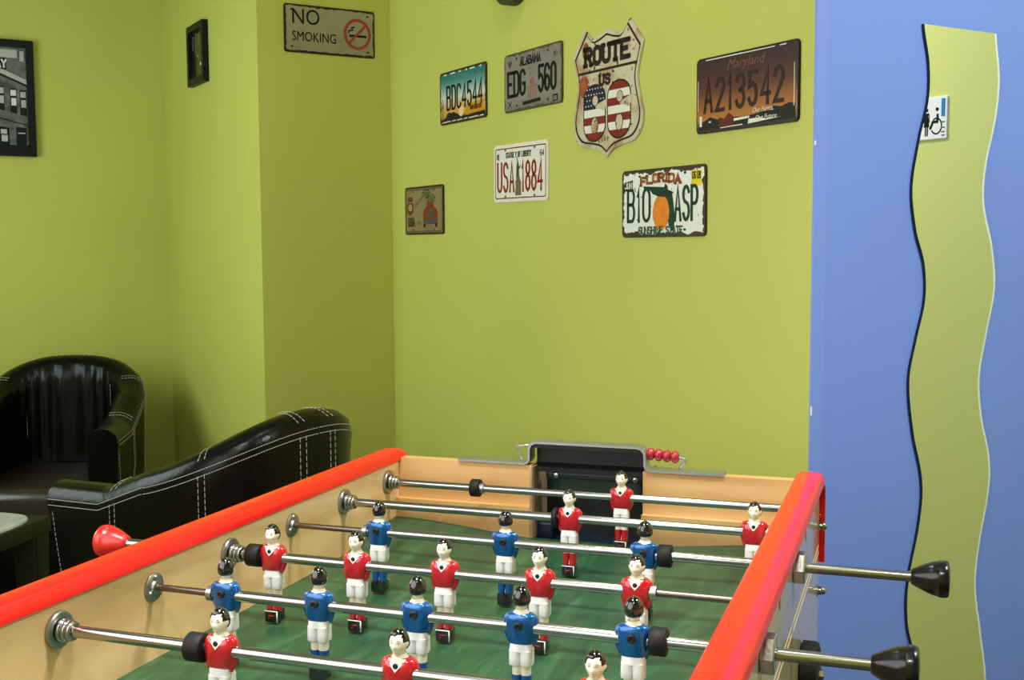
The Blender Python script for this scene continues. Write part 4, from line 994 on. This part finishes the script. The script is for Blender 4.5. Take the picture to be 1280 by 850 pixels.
for i, s in enumerate(SPEC):
    rod = empty('player_rod', (0, RODY[i], RZ), 0, s['label'], 'foosball rod', 'rods across the foosball table')
    bm = bmesh.new(); lathe_x(bm, [(s['t'][0], 0), (s['t'][0], .0060), (s['t'][1], .0060), (s['t'][1], 0)], 24); fin('steel_tube', bm, M_steel, rod, auto=40)
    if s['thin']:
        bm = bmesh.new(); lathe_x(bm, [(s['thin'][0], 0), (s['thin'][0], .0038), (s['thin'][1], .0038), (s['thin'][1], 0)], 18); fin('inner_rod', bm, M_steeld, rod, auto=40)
    for a, b in s['bump']:
        bm = bmesh.new(); lathe_x(bm, [(a, .0060), (a, .0125), (a+.001, .0136), (b-.001, .0136), (b, .0125), (b, .0060)], 28); fin('rubber_bumper', bm, M_rubber, rod, auto=50)
    for a, b in s['col']:
        bm = bmesh.new(); lathe_x(bm, [(a, .0040), (a, .0082), (b, .0082), (b, .0040)], 20); fin('collar', bm, M_zinc, rod, auto=40)
    bm = bmesh.new(); sg = 1 if s['h'] > 0 else -1
    lathe_x(bm, [(s['h']+sg*x, r) for x, r in handle_prof()], 32); h = fin('handle', bm, M_blackgl if s['blue'] else M_redgl, rod, auto=50)
    for x in s['men']: footballer(rod, x, s['blue'])

# ------------------------------------------------------------------ tub armchairs; local: faces -y, origin on the floor
def armchair(loc, rz, label, hw=.28, dp=.60, harm=.662, hback=.832, rise=1.25):
    o = empty('tub_armchair', loc, rz, label, 'armchair', 'black leather tub armchairs')
    yf, R = -dp/2, hw
    Lst = dp-R*.95; tot = 2*Lst+PI*R*.97
    def path(s):       # s in 0..1 from right front (x>0) round the back to left front; returns point, outward normal
        d = s*tot
        if d < Lst: return Vector((hw, yf+d, 0)), Vector((1, 0, 0))
        if d > tot-Lst: return Vector((-hw, yf+(tot-d), 0)), Vector((-1, 0, 0))
        a = (d-Lst)/(tot-2*Lst)*PI; c, si = math.cos(a), math.sin(a); e = .80
        p = Vector((hw*math.copysign(abs(c)**e, c), yf+Lst+R*.95*abs(si)**e, 0))
        return p, Vector((c, si, 0)).normalized()
    def height(s):
        t = min(s, 1-s)*tot
        if t < .17: return harm+.004*t/.17
        k = min(1, (t-.17)/(tot/2-.17)); return harm+.004+(hback-harm)*(math.sin(k*PI/2)**rise if rise < 1.5 else (k-.2*k**5)/.8)
    TH_ = .085
    def outer(s, z):
        p, n = path(s); h = height(s)
        tap = 1-.10*(1-min(1, z/.55))**1.3
        q = Vector((p.x*tap, yf+(p.y-yf)*(1-.04*(1-min(1, z/.55))), z))
        t = min(s, 1-s)*tot
        if t < .25: q.y += (1-t/.25)*.085*(1-min(1, z/.60))
        return q, n
    NS = 96; rows = []
    bm = bmesh.new()
    for i in range(NS+1):
        s = i/NS; h = height(s); p0, n = path(s); row = []
        for zz in (.07, .20, .36, .50): row.append(outer(s, min(zz, h-.14))[0])
        for k, zz in ((.003, h-.09), (.006, h-.05)): row.append(outer(s, zz)[0]+n*k)
        base = outer(s, h)[0]
        for k, dz in ((.000, -.018), (-.020, -.002), (-.045, .002), (-.070, -.006), (-.090, -.028)): row.append(base+n*k+Vector((0, 0, dz)))
        back = max(0, math.sin(PI*s))**6
        for j, zz in enumerate((h-.08, h-.15, h-.22, .47, .40)):
            pl = .0075*math.sin(s*tot*95)*back*(1, .9, .5, .2, 0)[j]
            k = -.088-.006*back+pl
            row.append(outer(s, min(zz, h-.03))[0]*1.0+n*k)
            row[-1].z = min(zz, h-.05-.02*j)
        row.append(base+n*-.085); row[-1].z = .22
        rows.append([bm.verts.new(v) for v in row])
    for a, b in zip(rows, rows[1:]):
        for k in range(len(a)-1): bm.faces.new((a[k], b[k], b[k+1], a[k+1]))
        bm.faces.new((a[-1], b[-1], b[0], a[0]))
    bm.faces.new(rows[0]); bm.faces.new(rows[-1])
    fin('shell', bm, M_leather, o, auto=75)
    # seat cushion and front apron
    bm = bmesh.new(); box(bm, -hw+.075, hw-.075, yf-.005, dp/2-.10, .335, .475, bev=.03)
    for v in bm.verts:
        if v.co.z > .44: v.co.z += .012*(1-(v.co.x/(hw-.07))**2)
    fin('seat_cushion', bm, M_seatl, o, auto=60)
    bm = bmesh.new(); box(bm, -hw+.06, hw-.06, yf+.025, dp/2-.08, .10, .334, bev=.012); fin('front_apron', bm, M_leather, o, auto=50)
    for sx in (-1, 1):
        for y in (yf+.09, dp/2-.15):
            bm = bmesh.new(); loft(bm, [(0, sx*(hw-.10), y, .016, .016, 2), (.10, sx*(hw-.10), y, .024, .024, 2)], 14); fin('leg', bm, M_dwood, o, auto=50)
    # contrast stitching, one dash at a time
    bm = bmesh.new()
    def dashes(fn, n, r=.0008):
        for i in range(n):
            a, b = fn((i+.12)/n), fn((i+.80)/n); tube(bm, [a, b], r, 4)
    def on(s, z, e=.0042):
        q, nn = outer(s, z); return q+nn*e
    for dz in (.036, .050): dashes(lambda t: on(.004+.992*t, height(.004+.992*t)-dz, .0085), 230)
    for sc in (.215/tot, .445/tot, 1-.215/tot, 1-.445/tot, .5-.035/tot, .5+.035/tot):
        for e in (-.008, .008): 
            s0 = sc+e/tot; hh = height(s0)
            dashes(lambda t, s0=s0, hh=hh: on(s0, .10+(hh-.145)*t, .0075 if t > .75 else .0048), 44)
            dashes(lambda t, s0=s0, hh=hh: outer(s0, hh)[0]+path(s0)[1]*(.004-.075*t)+Vector((0, 0, -.016+.021*math.sin(min(1, t*1.6)*PI/2)-.004*t)), 7)
    for s0 in (.010, .990): dashes(lambda t, s0=s0: on(s0, .09+(height(s0)-.13)*t), 44)
    for sx in (-1, 1): dashes(lambda t, sx=sx: Vector((sx*(hw-.125), dp/2-.130, .48+.27*t)), 20); 
    dashes(lambda t: Vector((-hw+.09+(2*hw-.18)*t, yf-.0065, .40)), 30)
    st = fin('stitching', bm, M_thread, o); st['kind'] = 'stuff'
    return o
armchair((-1.882, 2.17, 0), math.atan2(-.906, .423)+PI/2, 'black leather tub armchair in the green corner, seat facing the camera', hw=.265, hback=.838)
armchair((-.808, 1.515, 0), math.atan2(.16, -.985)+PI/2, 'black leather tub armchair behind the red rail, its stitched side to the camera', dp=.575, hback=.828, rise=1.6)

# ------------------------------------------------------------------ coffee table
ct = empty('coffee_table', (-1.645, 1.325, 0), math.radians(8.6), 'low black wooden coffee table with pale top at the left edge', 'table')
bm = bmesh.new(); box(bm, -.26, .26, -.26, .26, .445, .490, bev=.006); fin('tabletop', bm, M_dwood, ct, auto=40)
bm = bmesh.new()
pts = [(.251*math.copysign(abs(math.cos(a))**.42, math.cos(a)), .251*math.copysign(abs(math.sin(a))**.42, math.sin(a))) for a in [2*PI*k/64 for k in range(64)]]
a = [bm.verts.new((x, y, .4902)) for x, y in pts]; b = [bm.verts.new((x*.99, y*.99, .4945)) for x, y in pts]
bm.faces.new(b)
for k in range(64): bm.faces.new((a[k], a[(k+1) % 64], b[(k+1) % 64], b[k]))
fin('inset_top', bm, M_pale, ct, auto=40)
for sx in (-1, 1):
    for sy in (-1, 1):
        bm = bmesh.new(); loft(bm, [(0, sx*.222, sy*.222, .028, .028, 10), (.445, sx*.222, sy*.222, .034, .034, 10)], 24); fin('leg', bm, M_dwood, ct, auto=40)
